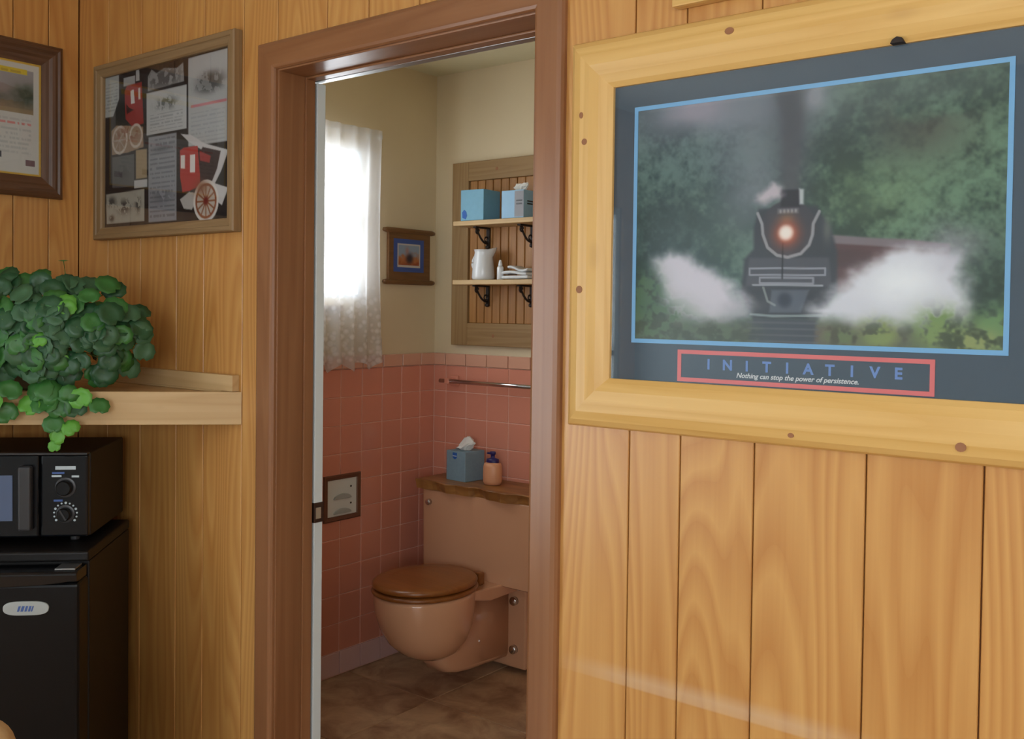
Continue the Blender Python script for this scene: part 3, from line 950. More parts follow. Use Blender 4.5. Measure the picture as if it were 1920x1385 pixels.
    for c, rx, ry, col in (((.86, .93), .06, .07, (118, 146, 84)), ((.985, .93), .05, .07, (100, 138, 84)), ((.71, .95), .045, .05, (128, 146, 84)), ((.62, .96), .05, .04, (100, 116, 76)), ((.93, .97), .06, .04, (140, 154, 92)), ((.08, .93), .1, .09, (82, 108, 78)), ((.25, .97), .12, .05, (84, 100, 76)), ((.04, .80), .05, .1, (70, 100, 70))):
        img = over(img, np.clip(ell(U, V, c, rx, ry) * (.2 + 1.5 * sstep(.3, .65, bn)), 0, 1), col)
        img = over(img, np.clip(ell(U, V, c, rx, ry) * sstep(.55, .3, bn), 0, .6), (56, 68, 46))
    return img * .84 + np.array((122, 138, 146)) * .16  # pale veil of glass reflection blended into the ink colours


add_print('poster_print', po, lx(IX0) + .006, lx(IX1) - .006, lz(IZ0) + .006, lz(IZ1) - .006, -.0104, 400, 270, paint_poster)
obj('glass_pane', MB().box(-w2 + FW_ - .004, w2 - FW_ + .004, -.0145, -.0125, FW_ - .004, hh - FW_ + .004), GLASS, po, local=True)
obj('hanger_clip', MB().prism_y([(lx(-.484), lz(1.8315)), (lx(-.463), lz(1.8315)), (lx(-.466), lz(1.8385)), (lx(-.474), lz(1.8415)), (lx(-.481), lz(1.8375))], -.0275, -.012), IRON, po, .001, local=True)
# knots in the pine
KNOT = plain('pine_knot', (148, 98, 62), 0.6)
for x, z, r, sx in ((-1.046, 1.785, .006, .7), (-1.038, 1.735, .006, 1), (-1.045, 1.459, .007, 1), (-.368, 1.227, .007, 1.1), (-.747, 1.893, .006, 1.4), (-.627, 1.221, .004, 1.3)):
    n = 12
    ring = [(lx(x) + r * sx * math.cos(2 * PI * i / n), lz(z) + r * math.sin(2 * PI * i / n)) for i in range(n)]
    inset = min(abs(x - PX0), abs(z - PZ0), abs(PZ1 - z))
    d = .0338 if .03 < inset < .06 else (.0333 if inset > .022 else .031)
    obj('knot', MB().prism_y(ring, -d - .0006, -d + .004), KNOT, po, local=True)

sg = thing('pine_sign', 'pine sign board hanging above the poster, only its lower corner in view', 'sign', (-.55, FY, 1.955))
obj('board', MB().box(-.862, -.24, FY - .020, FY - .001, 1.955, 2.16), PINE_X, sg, .003, 2)
obj('edge_strip', MB().box(-.862, -.24, FY - .026, FY - .0205, 1.955, 1.972), PINE_X, sg, .002, 2)

# ---------------------------------------------------------------- stagecoach collage
CX0, CX1, CZ0, CZ1 = -2.818, -2.128, 1.612, 2.130
ccx = (CX0 + CX1) / 2
cl = thing('framed_collage', 'stagecoach clipping collage in a greyed oak frame beside the doorway', 'picture', (ccx, FY, CZ0))
w2, hh = (CX1 - CX0) / 2, CZ1 - CZ0
frame_rails(cl, -w2, w2, 0, hh, [(0, .001), (0, .024), (.003, .028), (.014, .028), (.016, .025), (.032, .022), (.036, .018), (.036, .001)], OAK_X, OAK_Z)
obj('backing_paper', MB().box(-w2 + .034, w2 - .034, -.008, -.002, .034, hh - .034), BLACKPAPER, cl, local=True)


def paint_collage(U, V):
    A = .62 / .45
    img = np.zeros(U.shape + (3,)) + np.array((30, 29, 30))
    n = fbm(U, V, 40, 30, 5, 3)
    paper = (178, 182, 182)

    def sheet(P, rgb, soft=.003):
        return over(img, poly(U, V, P, soft, A), rgb)

    def textlines(img, x0, x1, y0, y1, step, rgb, a=.5):
        for y in np.arange(y0, y1, step):
            m = (np.abs(V - y) < step * .22) & (U > x0) & (U < x1)
            img = over(img, m * a * (vnoise(U, V, 90, 4, int(y * 1000)) > .3), rgb)
        return img
    img = sheet([(-.01, .0), (.121, .0), (.122, .159), (.07, .267), (-.01, .265)], (170, 176, 174))
    img = textlines(img, .0, .11, .05, .23, .022, (120, 124, 124))
    img = sheet([(.162, .03), (.262, .03), (.262, .085), (.162, .085)], (160, 164, 164))
    img = sheet([(.268, -.01), (.295, -.01), (.30, .07), (.268, .07)], (170, 172, 172))
    # left coach
    img = sheet([(.17, .12), (.19, .085), (.318, .082), (.335, .35), (.24, .36), (.18, .30)], (150, 46, 44))
    for P in ([(.221, .124), (.25, .118), (.260, .208), (.228, .21)], [(.288, .118), (.305, .116), (.308, .19), (.291, .19)]):
        img = sheet(P, (206, 206, 204))
    img = sheet([(.185, .20), (.21, .23), (.25, .25), (.19, .27)], (60, 22, 24))
    img = sheet([(.055, .36), (.10, .33), (.20, .345), (.33, .37), (.335, .50), (.20, .52), (.06, .52)], (150, 128, 106))
    w = np.hypot((U - .13) * A, V - .43)
    img = over(img, sstep(.012, .006, np.abs(w - .085)), (196, 188, 178))
    w = np.hypot((U - .27) * A, V - .42)
    img = over(img, sstep(.012, .006, np.abs(w - .07)), (190, 182, 172))
    for q in range(8):
        a = q * PI / 4
        img = line(img, U, V, [(.13, .43), (.13 + .06 * math.cos(a), .43 + .085 * math.sin(a))], .005, (170, 160, 150), A, .8)
    img = over(img, np.clip(ell(U, V, (.2, .40), .09, .04) * (n > .5), 0, .6), (120, 60, 40))
    img = sheet([(.062, .535), (.256, .535), (.257, .745), (.064, .738)], (92, 94, 94))
    img = over(img, ell(U, V, (.16, .65), .06, .05) * (n > .55) * .5, (60, 62, 62))
    img = sheet([(.27, .514), (.363, .516), (.364, .70), (.271, .70)], (156, 138, 106))
    img = sheet([(.257, .706), (.367, .709), (.367, .757), (.257, .758)], (182, 184, 184))
    img = sheet([(.008, .777), (.343, .769), (.344, .974), (.014, .974)], (164, 162, 150))
    for c, rx, ry in (((.06, .83), .03, .03), ((.17, .87), .05, .04), ((.29, .86), .02, .05), ((.06, .94), .02, .02)):
        img = over(img, np.clip(ell(U, V, c, rx, ry) * (n > .45) * 1.1, 0, .85), (58, 58, 56))
    # middle column
    img = sheet([(.368, .06), (.40, .02), (.44, .05), (.50, .03), (.60, .05), (.65, .025), (.658, .14), (.368, .152)], (140, 142, 142))
    img = over(img, np.clip(ell(U, V, (.5, .09), .12, .05) * (n > .5), 0, .7), (70, 70, 70))
    img = sheet([(.358, .165), (.677, .165), (.679, .43), (.36, .433)], paper)
    img = over(img, np.clip(ell(U, V, (.52, .25), .07, .035) * (.3 + (n > .45)), 0, .85), (84, 90, 86))
    img = textlines(img, .39, .65, .31, .42, .02, (126, 130, 130))
    img = sheet([(.376, .445), (.601, .445), (.604, .985), (.379, .985)], (138, 142, 148))
    img = textlines(img, .39, .59, .47, .97, .03, (92, 96, 104), .6)
    img = over(img, ell(U, V, (.49, .53), .08, .02) * .7, (80, 84, 92))
    img = over(img, ell(U, V, (.49, .83), .08, .04) * .6 * (n > .4), (80, 84, 92))
    # right column
    img = sheet([(.689, .01), (.975, .006), (.975, .546), (.692, .545)], (168, 172, 172))
    img = over(img, np.clip(ell(U, V, (.845, .18), .11, .065, 2) * (.45 + .5 * (n > .45)), 0, .9), (72, 76, 76))
    img = line(img, U, V, [(.715, .306), (.965, .306)], .009, (190, 110, 116), A, .8)
    img = textlines(img, .71, .96, .35, .53, .025, (140, 144, 146), .45)
    # right coach
    img = sheet([(.634, .459), (.711, .475), (.813, .54), (.985, .60), (.935, .715), (.89, .786), (.985, .82), (.94, .92), (.86, .86), (.80, .58), (.70, .52)], (190, 190, 190))
    img = sheet([(.80, .56), (.93, .60), (.905, .70), (.87, .77), (.79, .78), (.77, .6)], (44, 26, 28))
    img = sheet([(.775, .58), (.86, .62), (.85, .66), (.78, .64)], (150, 40, 40))
    img = sheet([(.628, .56), (.66, .545), (.762, .548), (.782, .729), (.783, .79), (.70, .815), (.649, .818), (.63, .72)], (166, 50, 44))
    for P in ([(.634, .59), (.667, .592), (.667, .674), (.635, .671)], [(.705, .595), (.744, .597), (.744, .706), (.706, .704)]):
        img = sheet(P, (212, 210, 206))
    img = sheet([(.63, .86), (.70, .82), (.79, .84), (.72, .93), (.66, .92)], (170, 168, 164))
    w = np.hypot((U - .825) * A, V - .885)
    img = over(img, sstep(.13, .122, w), (178, 170, 160))
    img = over(img, sstep(.012, .006, np.abs(w - .118)), (206, 204, 200))
    img = over(img, sstep(.01, .005, np.abs(w - .098)), (134, 74, 44))
    for q in range(12):
        a = q * PI / 6
        img = line(img, U, V, [(.825, .885), (.825 + .095 * math.cos(a) / A, .885 + .095 * math.sin(a))], .006, (130, 80, 50), A, .9)
    img = over(img, ell(U, V, (.79, .80), .05, .05) * .8, (120, 70, 40))
    img = over(img, ell(U, V, (.825, .885), .018, .025, 2), (110, 34, 30))
    return img


add_print('clippings', cl, -w2 + .036, w2 - .036, .036, hh - .036, -.0086, 240, 180, paint_collage)
obj('glass_pane', MB().box(-w2 + .035, w2 - .035, -.0135, -.0115, .035, hh - .035), GLASS, cl, local=True)

# ---------------------------------------------------------------- left wall certificate
LP = thing('framed_certificate', 'yellow edged landscape advertisement in a moulded walnut frame on left wall', 'picture', (LX, 1.22, 1.737), PI / 2)
w2, hh = .28, .457
frame_rails(LP, -w2, w2, 0, hh, [(0, .001), (0, .016), (.004, .022), (.012, .026), (.018, .022), (.026, .024), (.034, .022), (.042, .016), (.05, .014), (.062, .010), (.062, .001)], WALNUT_X, WALNUT_Z)


def paint_cert(U, V):
    A = .436 / .333
    img = np.zeros(U.shape + (3,)) + np.array((196, 198, 192))
    n = fbm(U, V, 30, 24, 3, 4)
    # yellow edge strip
    edge = np.minimum(np.minimum(U, 1 - U) * A, np.minimum(V, 1 - V))
    img = over(img, sstep(.028, .018, edge), (206, 168, 62))
    pic = (U > .08) & (U < .945) & (V > .075) & (V < .455)
    sky = np.array((150, 152, 158)) * (1 - V[..., None]) + np.array((170, 164, 160)) * V[..., None]
    img = np.where(pic[..., None], sky, img)
    hill = V > .20 + .10 * np.abs(U - .7) + .06 * fbm(U, V, 6, 1, 9, 3)
    img = over(img, (pic & hill) * .75, (140, 130, 130))
    fieldm = V > .33 + .05 * n
    img = over(img, (pic & fieldm) * .8, (140, 118, 90))
    img = over(img, (pic & (V > .42)) * .5, (170, 150, 110))
    img = over(img, pic * np.clip(ell(U, V, (.90, .30), .10, .10) * (.5 + n), 0, .95), (66, 78, 62))
    img = over(img, pic * np.clip(ell(U, V, (.70, .34), .09, .05) * n, 0, .8), (84, 88, 74))
    img = over(img, ((U > .3) & (U < .905) & (V > .07) & (V < .12)) * 1.0, (206, 186, 56))
    img = over(img, ((U > .4) & (U < .86) & (np.abs(V - .098) < .010) & (vnoise(U, V, 60, 2, 4) > .4)) * .5, (150, 130, 60))
    for y, rgb, a in ((.515, (160, 160, 160), .4), (.545, (206, 120, 116), .8), (.60, (150, 156, 156), .4), (.64, (150, 156, 156), .4), (.68, (150, 156, 156), .4), (.72, (150, 156, 156), .4), (.76, (150, 156, 156), .35), (.80, (150, 156, 156), .3)):
        m = (np.abs(V - y) < .009) & (U > .12) & (U < .93) & (vnoise(U, V, 110, 3, int(y * 999)) > .32)
        img = over(img, m * a, rgb)
    img = over(img, ((U > .894) & (U < .956) & (V > .856) & (V < .913)) * .9, (104, 76, 84))
    img = over(img, ((U > .68) & (U < .732) & (V > .80) & (V < .86)) * .9, (50, 50, 56))
    return img


add_print('paper_sheet', LP, -w2 + .06, w2 - .06, .06, hh - .06, -.0070, 190, 150, paint_cert)
obj('glass_pane', MB().box(-w2 + .061, w2 - .061, -.0100, -.0085, .061, hh - .061), GLASS, LP, local=True)

# ---------------------------------------------------------------- small scroll plaque in the bathroom
SP = thing('scroll_plaque', 'small wooden scroll plaque with blue matted train picture on bathroom wall', 'picture', (BX, 2.902, 1.520), PI / 2)
obj('board', MB().box(-.120, .120, -.016, -.001, .010, .210), PLAQUE, SP, .002, local=True)
for zc in (.006, .214):
    mb = MB().tube([(-.146, -.012, zc), (-.13, -.012, zc), (0, -.012, zc), (.13, -.012, zc), (.146, -.012, zc)], [.008, .011, .011, .011, .008], 10)
    obj('scroll_rod', mb, PLAQUE, SP, smooth=True, local=True)


def paint_small(U, V):
    A = .176 / .132
    img = np.zeros(U.shape + (3,)) + np.array((74, 96, 164))
    inn = (U > .12) & (U < .88) & (V > .14) & (V < .86)
    img = over(img, inn * 1.0, (206, 200, 196))
    p = (U > .16) & (U < .84) & (V > .19) & (V < .80)
    n = fbm(U, V, 10, 10, 2, 3)
    img = over(img, p * 1.0, (150, 166, 190))
    img = over(img, p * sstep(.38, .62, V + .25 * (n - .5)), (186, 118, 74))
    img = over(img, p * sstep(.6, .85, V + .3 * (n - .5)) * .8, (150, 72, 48))
    img = over(img, p * np.clip(ell(U, V, (.52, .58), .12, .16, 1.5), 0, 1), (66, 58, 66))
    img = over(img, p * np.clip(ell(U, V, (.44, .36), .06, .12), 0, 1) * .7, (190, 130, 110))
    return img


add_print('train_print', SP, -.095, .081, .047, .181, -.0166, 60, 46, paint_small)

# ================================================================ TOILET
TX = -2.43
to = thing('toilet', 'peach wall hung toilet with brown wooden seat, lid closed', 'toilet', (TX, 2.75, 0.0))
# tank
mb = MB()
def rrect(x0, x1, y0, y1, r, n=5):
    P = []
    for cx, cy, a0 in ((x1 - r, y1 - r, 0), (x0 + r, y1 - r, PI / 2), (x0 + r, y0 + r, PI), (x1 - r, y0 + r, 1.5 * PI)):
        for k in range(n + 1):
            a = a0 + PI / 2 * k / n
            P.append((cx + r * math.cos(a), cy + r * math.sin(a)))
    return P
rings = []
for z, s in ((.372, .012), (.378, .004), (.40, .002), (.66, 0), (.694, 0), (.697, .003)):
    rings.append([(x, y, z) for x, y in rrect(TX - .283 + s, TX + .283 - s, 2.862 + s, 3.048, .018)])
mb.loft(rings)
tank = obj('tank', mb, PORCELAIN, to, smooth=True, bevel=0)
tank.data.set_sharp_from_angle(angle=math.radians(40))
lv = obj('flush_button', MB().disc_y((TX - .238, 2.862, .648), .012, .014), CHROME, tank, smooth=True)
# bowl
def bowl_ring(z, a, bf, bb, yc, n=36):
    out = []
    for i in range(n):
        t = 2 * PI * i / n
        c, s = math.cos(t), math.sin(t)
        out.append((TX + a * c, yc + (bb if s > 0 else bf) * s, z))
    return out
rings = [bowl_ring(.150, .03, .03, .06, 2.62), bowl_ring(.156, .075, .075, .10, 2.615), bowl_ring(.18, .112, .115, .13, 2.61), bowl_ring(.22, .142, .15, .16, 2.60), bowl_ring(.27, .162, .175, .18, 2.595),
         bowl_ring(.33, .173, .193, .19, 2.59), bowl_ring(.385, .177, .199, .195, 2.59), bowl_ring(.398, .175, .197, .195, 2.59), bowl_ring(.40, .168, .19, .19, 2.59)]
obj('bowl', MB().loft(rings), PORCELAIN, to, smooth=True)
# deck linking bowl and tank
mb = MB()
mb.loft([[(TX + s * .150, 2.68, .365), (TX + s * .150, 2.68, .397), (TX - s * .150, 2.68, .397), (TX - s * .150, 2.68, .365)] for s in (1,)] +
        [[(TX + .135, 2.80, .335), (TX + .135, 2.80, .385), (TX - .135, 2.80, .385), (TX - .135, 2.80, .335)],
         [(TX + .135, 3.03, .338), (TX + .135, 3.03, .371), (TX - .135, 3.03, .371), (TX - .135, 3.03, .338)]])
obj('deck', mb, PORCELAIN, to, .006, 2)
# trapway carried back to the wall
prof_side = [(2.60, .20), (2.615, .13), (2.65, .088), (2.70, .070), (2.78, .060), (2.86, .058), (2.93, .053), (3.0, .050), (3.0, .345), (2.80, .345), (2.68, .33), (2.62, .28)]
mb = MB()
rr = []
for x, k in ((-.066, .86), (-.058, .95), (-.038, 1.0), (.038, 1.0), (.058, .95), (.066, .86)):
    rr.append([(TX + x, 2.80 + (y - 2.80) * (k if y < 2.95 else 1), .22 + (z - .22) * (k if z < .3 else 1)) for y, z in prof_side])
mb.loft(rr)
obj('trapway', mb, PORCELAIN, to, smooth=True)
fl_ = obj('wall_flange', MB().box(TX - .15, TX + .15, 2.995, 3.055, .020, .345), PORCELAIN, to, .008, 3)
for s in (-1, 1):
    for z in (.285, .095):
        mb = MB().disc_y((TX + s * .098, 2.995, z), .017, .018)
        obj('bolt_cap', mb, CHROME, fl_, smooth=True)
# seat and lid
def slab(z0, z1, k, dome=0.0):
    R = []
    a, bfr, bb, yc = .183 * k, .208 * k, .205 * k, 2.59
    for z, s in ((z0, .965), (z0 + .003, .99), ((z0 + z1) / 2, 1.0), (z1 - .004, .985), (z1, .94)):
        R.append(bowl_ring(z, a * s, bfr * s, bb * s, yc, 48))
    if dome:
        for s in (.7, .4, .1):
            R.append(bowl_ring(z1 + dome * (1 - s), a * s, bfr * s, bb * s, yc, 48))
    return MB().loft(R)
obj('seat', slab(.402, .420, 1.0), SEATWOOD, to, smooth=True)
obj('lid', slab(.4235, .444, .985, .004), SEATWOOD, to, smooth=True)
for s in (-1, 1):
    obj('hinge', MB().box(TX + s * .07 - .02, TX + s * .07 + .02, 2.785, 2.82, .385, .432), SEATWOOD, to, .006, 2)

# live edge lid
rs = random.Random(3)
pts = []
for k in range(29):
    x = TX - .300 + .600 * k / 28
    pts.append((x, 2.838 + .010 * math.sin(k * .55) + .006 * math.sin(k * 1.3 + 1) + rs.uniform(-.002, .002)))
poly_top = [(TX - .300, 3.055)] + pts + [(TX + .300, 3.055)]
poly_bot = [(x, y + (.012 + .006 * math.sin(x * 31) if 0 < i < len(poly_top) - 1 else 0)) for i, (x, y) in enumerate(poly_top)]
mb = MB().loft([[(x, y, .698) for x, y in poly_bot], [(x, y, .720) for x, y in [(a, (b_ + c) / 2) for (a, b_), (d, c) in zip(poly_top, poly_bot)]], [(x, y + .001, .7335) for x, y in poly_top], [(x, y + (.004 if y < 3 else 0), .736) for x, y in poly_top]])
ls = obj('live_edge_board', mb, SLABWOOD)
tag(ls, 'wavy live edge wooden board lying on top of the toilet tank', 'board')

# tissue box on the tank
def tissue_box(name, label, loc, rotz, w, d, h, mat, tissue=True, logo=None, group=None):
    t = thing(name, label, 'tissue box', loc, rotz, group)
    obj('carton', MB().box(-w / 2, w / 2, -d / 2, d / 2, 0, h), mat, t, .002, local=True)
    slot = [(.030 * math.cos(2 * PI * i / 20), .016 * math.sin(2 * PI * i / 20)) for i in range(20)]
    obj('opening', MB().prism_z(slot, h - .001, h + .0006), GREYPLASTIC, t, local=True)
    return t


def tissue_sheet(t, h, seed, wid=.040, tall=.045):
    r = random.Random(seed)
    mb = MB()
    rings = []
    n = 18
    for k, (z, s) in enumerate(((h - .004, .42), (h + .008, .7), (h + .018, 1.0), (h + .030, .8), (h + tall, .28))):
        ring = []
        for i in range(n):
            a = 2 * PI * i / n
            rad = wid * s * (1 + .22 * math.sin(3 * a + k) + .15 * r.uniform(-1, 1))
            zz = z + (tall - .022) * .45 * math.cos(a - .5) * (k >= 2) * s + r.uniform(-.003, .003)
            ring.append((rad * math.cos(a) + .010 * (k >= 3), .55 * rad * math.sin(a), zz))
        rings.append(ring)
    mb.loft(rings)
    obj('tissue', mb, TISSUE, t, smooth=False, local=True)


tb = tissue_box('tissue_box', 'dusty blue tissue box with white tissue standing on the toilet board', (-2.570, 2.965, .7362), math.radians(-8), .108, .108, .118, BOXGREYBLUE)
tb.rotation_euler = (0, 0, math.radians(-5))
tissue_sheet(tb, .118, 5, .044, .052)
mb = MB()
mb.prism_y([(.012 * math.cos(a) - .005, .098 + .012 * math.sin(a)) for a in [PI + PI * k / 10 for k in range(11)]] + [(.007, .112), (-.017, .112)], -.0548, -.0538)
obj('round_logo', mb, LOGOBLUE, tb, local=True)
obj('logo_stripe', MB().box(-.016, .006, -.0553, -.0546, .097, .100), MARK, tb, local=True)

# pump bottle
lb = thing('lotion_bottle', 'peach lotion bottle with navy cap beside the blue tissue box', 'bottle', (-2.412, 2.945, .7362), math.radians(12))
obj('bottle_body', MB().lathe([(.022, 0), (.033, .002), (.0385, .014), (.039, .045), (.0375, .072), (.034, .083), (.024, .0875)], n=28, sx=1.0, sy=.85), PEACHPLASTIC, lb, smooth=True, local=True)
cp = obj('cap', MB().lathe([(.026, .0855), (.027, .0870), (.025, .101), (.013, .104), (.0085, .106), (.0085, .117), (.012, .118), (.0125, .127), (.010, .130)], n=20, sy=.7), PURPLE, lb, smooth=True, local=True)
obj('spout', MB().box(-.024, .002, -.006, .006, .118, .126), PURPLE, cp, .003, local=True)

# ---------------------------------------------------------------- wall shelf unit
UX0, UX1, UZ0, UZ1 = -2.727, -2.10, 1.270, 2.020
su = thing('wall_shelf', 'weathered pine wall shelf with beadboard back and two ledges', 'shelf', ((UX0 + UX1) / 2, BY, UZ0))
UY0, UYF = BY - .001, BY - .028
obj('stile', MB().box(UX0, UX0 + .088, UYF, UY0, UZ0, UZ1), SHELFWOOD_Z, su, .002)
obj('stile', MB().box(UX1 - .088, UX1, UYF, UY0, UZ0, UZ1), SHELFWOOD_Z, su, .002)
obj('rail', MB().box(UX0 + .088, UX1 - .088, UYF, UY0, UZ1 - .078, UZ1), SHELFWOOD_X, su, .002)
obj('rail', MB().box(UX0 + .088, UX1 - .088, UYF, UY0, UZ0, UZ0 + .092), SHELFWOOD_X, su, .002)
for x, z in ((-2.49, 1.982), (-2.50, 1.312)):
    mb = MB().disc_y((x, UYF + .001, z), .007, .0015, 12)
    obj('knot', mb, KNOT, su)
bx0, bx1 = UX0 + .088, UX1 - .088
nb = 11
bead = mesh_from(MB().box(.0016, (bx1 - bx0) / nb - .0016, -.010, .002, 0, UZ1 - .078 - UZ0 - .092), 'beadboard_slat', .003, 2)
bead.materials.append(BEADWOOD)
d = wloc(su)
for k in range(nb):
    link_mesh('beadboard_slat', bead, su, (bx0 + (bx1 - bx0) * k / nb - d.x, BY - .008 - d.y, UZ0 + .092 - d.z))
obj('back_board', MB().box(bx0, bx1, BY - .007, UY0, UZ0 + .05, UZ1 - .05), GROOVE, su)
SHF = 2.925
for zc in (1.748, 1.515):
    obj('ledge', MB().box(-2.615, UX1 - .02, SHF, BY - .0185, zc, zc + .019), RAWPINE, su, .0025)


def bracket(x, ztop):
    y = BY - .0185
    m = MB()
    m.box(x - .008, x + .008, y - .007, y, ztop - .078, ztop)
    m.box(x - .008, x + .008, y - .090, y - .007, ztop - .006, ztop)
    path = []
    for k in range(13):
        t = k / 12
        path.append((x, y - .006 - .074 * t + .012 * math.sin(PI * t) * 0, ztop - .066 + .060 * t - .016 * math.sin(PI * t)))
    m.tube(path, .0042, 6)
    for c in ((y - .072, ztop - .018), (y - .016, ztop - .048)):
        m.tube([(x, c[0] + .010 * math.cos(a), c[1] + .010 * math.sin(a)) for a in [2 * PI * k / 12 for k in range(11)]], .0032, 6)
    m.lathe([(.004, -.086), (.010, -.082), (.010, -.074), (.004, -.070)], (x, y - .006, ztop), 10)
    return obj('iron_bracket', m, IRON, su)


for zt in (1.7475, 1.5145):
    bracket(-2.535, zt)
    bracket(-2.312, zt)

# things on the shelf
b1 = tissue_box('tissue_box', 'pale blue square tissue box on the upper wall ledge, left of another', (-2.530, 2.992, 1.7675), math.radians(4), .112, .112, .122, BOXBLUE, group='tissue boxes on the ledge')
obj('corner_logo', MB().prism_y([(-.046, .012), (-.030, .006), (-.024, .020), (-.028, .036), (-.038, .044), (-.048, .034)], -.0568, -.0558), LOGOBLUE, b1, local=True)
b2 = tissue_box('tissue_box', 'powder blue tissue box with grey print on the upper wall ledge, half behind casing', (-2.322, 2.985, 1.7675), math.radians(2), .105, .105, .106, BOXBLUE2, group='tissue boxes on the ledge')
tissue_sheet(b2, .106, 9, .03, .028)
for zz in (.052, .062):
    obj('print_line', MB().box(.0528, .0532, -.03, .02, zz, zz + .005), GREYPLASTIC, b2, local=True)
obj('print_panel', MB().box(.010, .0520, -.0531, -.0527, .004, .102), plain('grey_print_panel', (150, 150, 156), .6), b2, local=True)
for zz in (.050, .062):
    obj('print_line', MB().box(.018, .046, -.0536, -.0530, zz, zz + .006), GREYPLASTIC, b2, local=True)

pt = thing('pitcher', 'white enamel pitcher on the lower wall ledge', 'pitcher', (-2.505, 2.985, 1.5345))
PR = [(.030, 0), (.043, .002), (.046, .010), (.043, .050), (.038, .090), (.035, .108), (.037, .117), (.039, .120), (.035, .119), (.033, .108)]
rings = []
for r, z in PR:
    ring = []
    for i in range(28):
        a = 2 * PI * i / 28
        lip = (.018 if z > .1 else 0) * max(0, math.cos(a - .35)) ** 8
        ring.append(((r + lip) * math.cos(a), (r + lip) * math.sin(a), z + lip * .5))
    rings.append(ring)
obj('pitcher_body', MB().loft(rings), ENAMEL, pt, smooth=True, local=True)
mb = MB().tube([(-.036 - .022 * math.sin(PI * k / 10), 0, .104 - .075 * k / 10) for k in range(11)], .0045, 8)
obj('handle', mb, ENAMEL, pt, smooth=True, local=True)
sb = thing('small_bottle', 'slim white bottle with pointed cap on the lower wall ledge', 'bottle', (-2.402, 2.965, 1.5345))
obj('bottle_body', MB().lathe([(.010, 0), (.013, .002), (.013, .046), (.010, .053)], n=18), ENAMEL, sb, smooth=True, local=True)
obj('cap', MB().lathe([(.008, .0535), (.008, .060), (.005, .075), (.003, .077)], n=14), ENAMEL, sb, smooth=True, local=True)
for k, (x, y, z, w, d_, h, tilt) in enumerate(((-2.320, 2.995, 1.5350, .125, .090, .016, .02), (-2.325, 2.993, 1.5525, .115, .085, .014, .06), (-2.315, 2.995, 1.5690, .090, .075, .013, .10))):
    mb = MB()
    rings = []
    for i in range(9):
        u = i / 8 - .5
        sag = .004 * math.cos(u * 5 + k) * k
        rings.append([(u * w, -d_ / 2 + 0, sag + h * .15), (u * w, -d_ / 2 - .004, sag + h * .5), (u * w, -d_ / 2, sag + h * .9), (u * w, d_ / 2, sag + h * .95), (u * w, d_ / 2, sag + h * .1)])
    mb.loft(rings)
    c = obj('folded_cloth', mb, CLOTHWHITE, None, .002, 2, smooth=True, local=True)
    c.location = (x, y, z)
    c.rotation_euler = (0, 0, tilt)
    tag(c, ('white folded cloth at the bottom of the stack on the lower ledge', 'white folded cloth in the middle of the stack on the lower ledge', 'small white folded cloth topping the stack on the lower ledge')[k], 'cloth', 'folded cloths on the ledge')

# ---------------------------------------------------------------- towel bar
tw = thing('towel_bar', 'chrome towel bar mounted on the salmon tile under the shelf', 'towel bar', (-2.42, BY - .0075, 1.118))
yb_ = BY - .0075
for x in (-2.715, -2.10):
    mb = MB()
    mb.lathe([(.001, 0), (.001, 0)], (x, yb_, 1.118), 4) if False else None
    mb.box(x - .022, x + .022, yb_ - .012, yb_, 1.098, 1.142)
    mb.box(x - .012, x + .012, yb_ - .060, yb_ - .012, 1.108, 1.132)
    obj('post', mb, TILE, tw, .004, 2, label='salmon ceramic post')
obj('bar', MB().tube([(-2.76, yb_ - .048, 1.120), (-2.08, yb_ - .048, 1.120)], .0085, 12), CHROME, tw, smooth=True)

# ---------------------------------------------------------------- paper holder
ph = thing('paper_holder', 'bronze framed recessed toilet paper holder in the tiled wall', 'paper holder', (BX, 2.548, .602), PI / 2)
frame_rails(ph, -.092, .092, 0, .176, [(0, .0076), (0, .016), (.004, .018), (.015, .016), (.018, .013), (.018, .0076)], BRONZE, BRONZE)
obj('back_plate', MB().box(-.076, .076, -.0105, -.0076, .016, .160), plain('dull_white_enamel', (228, 236, 236), .3), ph, local=True)
for x, z, w in ((.0, .082, .06), (.0, .026, .06)):
    ring = [(x + (.045 * math.cos(a)), z + .020 * math.sin(a)) for a in [PI * k / 12 for k in range(13)]]
    obj('paper_hood', MB().prism_y(ring, -.0175, -.0105), BADGE, ph, .002, 2, local=True)
for z in (.125, .060):
    obj('screw', MB().disc_y((.045, -.0105, z), .004, .0015, 10), IRON, ph, local=True)

# ---------------------------------------------------------------- curtain
cu_t = thing('lace_curtain', 'sheer white lace curtain with scalloped hem over the bathroom window', 'curtain', (-2.795, 2.36, 1.175), PI / 2)
Y0c, Y1c = 1.80 - 2.36, 2.716 - 2.36
nx_, nz_ = 190, 60
V, F = [], []
for j in range(nz_ + 1):
    v = j / nz_
    for i in range(nx_ + 1):
        u = i / nx_
        x = Y0c + u * (Y1c - Y0c)
        hem = .030 * abs(math.sin(u * PI * 8.5)) ** .7 + .004 * math.sin(u * 60)
        top = .935
        z = hem * (1 - v) + (top - 0) * v
        amp = (.010 + .006 * (1 - v))
        y = amp * math.sin(u * 68 + 2.2 * math.sin(u * 7) + .6 * math.sin(v * 3)) + .006 * math.sin(u * 23 + v * 2)
        if v > .955:
            y *= .6
        # right edge gathers slightly
        x += .010 * math.sin(u * 31) * (v > .1) * .4 - (.012 * math.sin(v * 2.6) * (u > .6) * (u - .6) / .4)
        V.append((x, y, z))
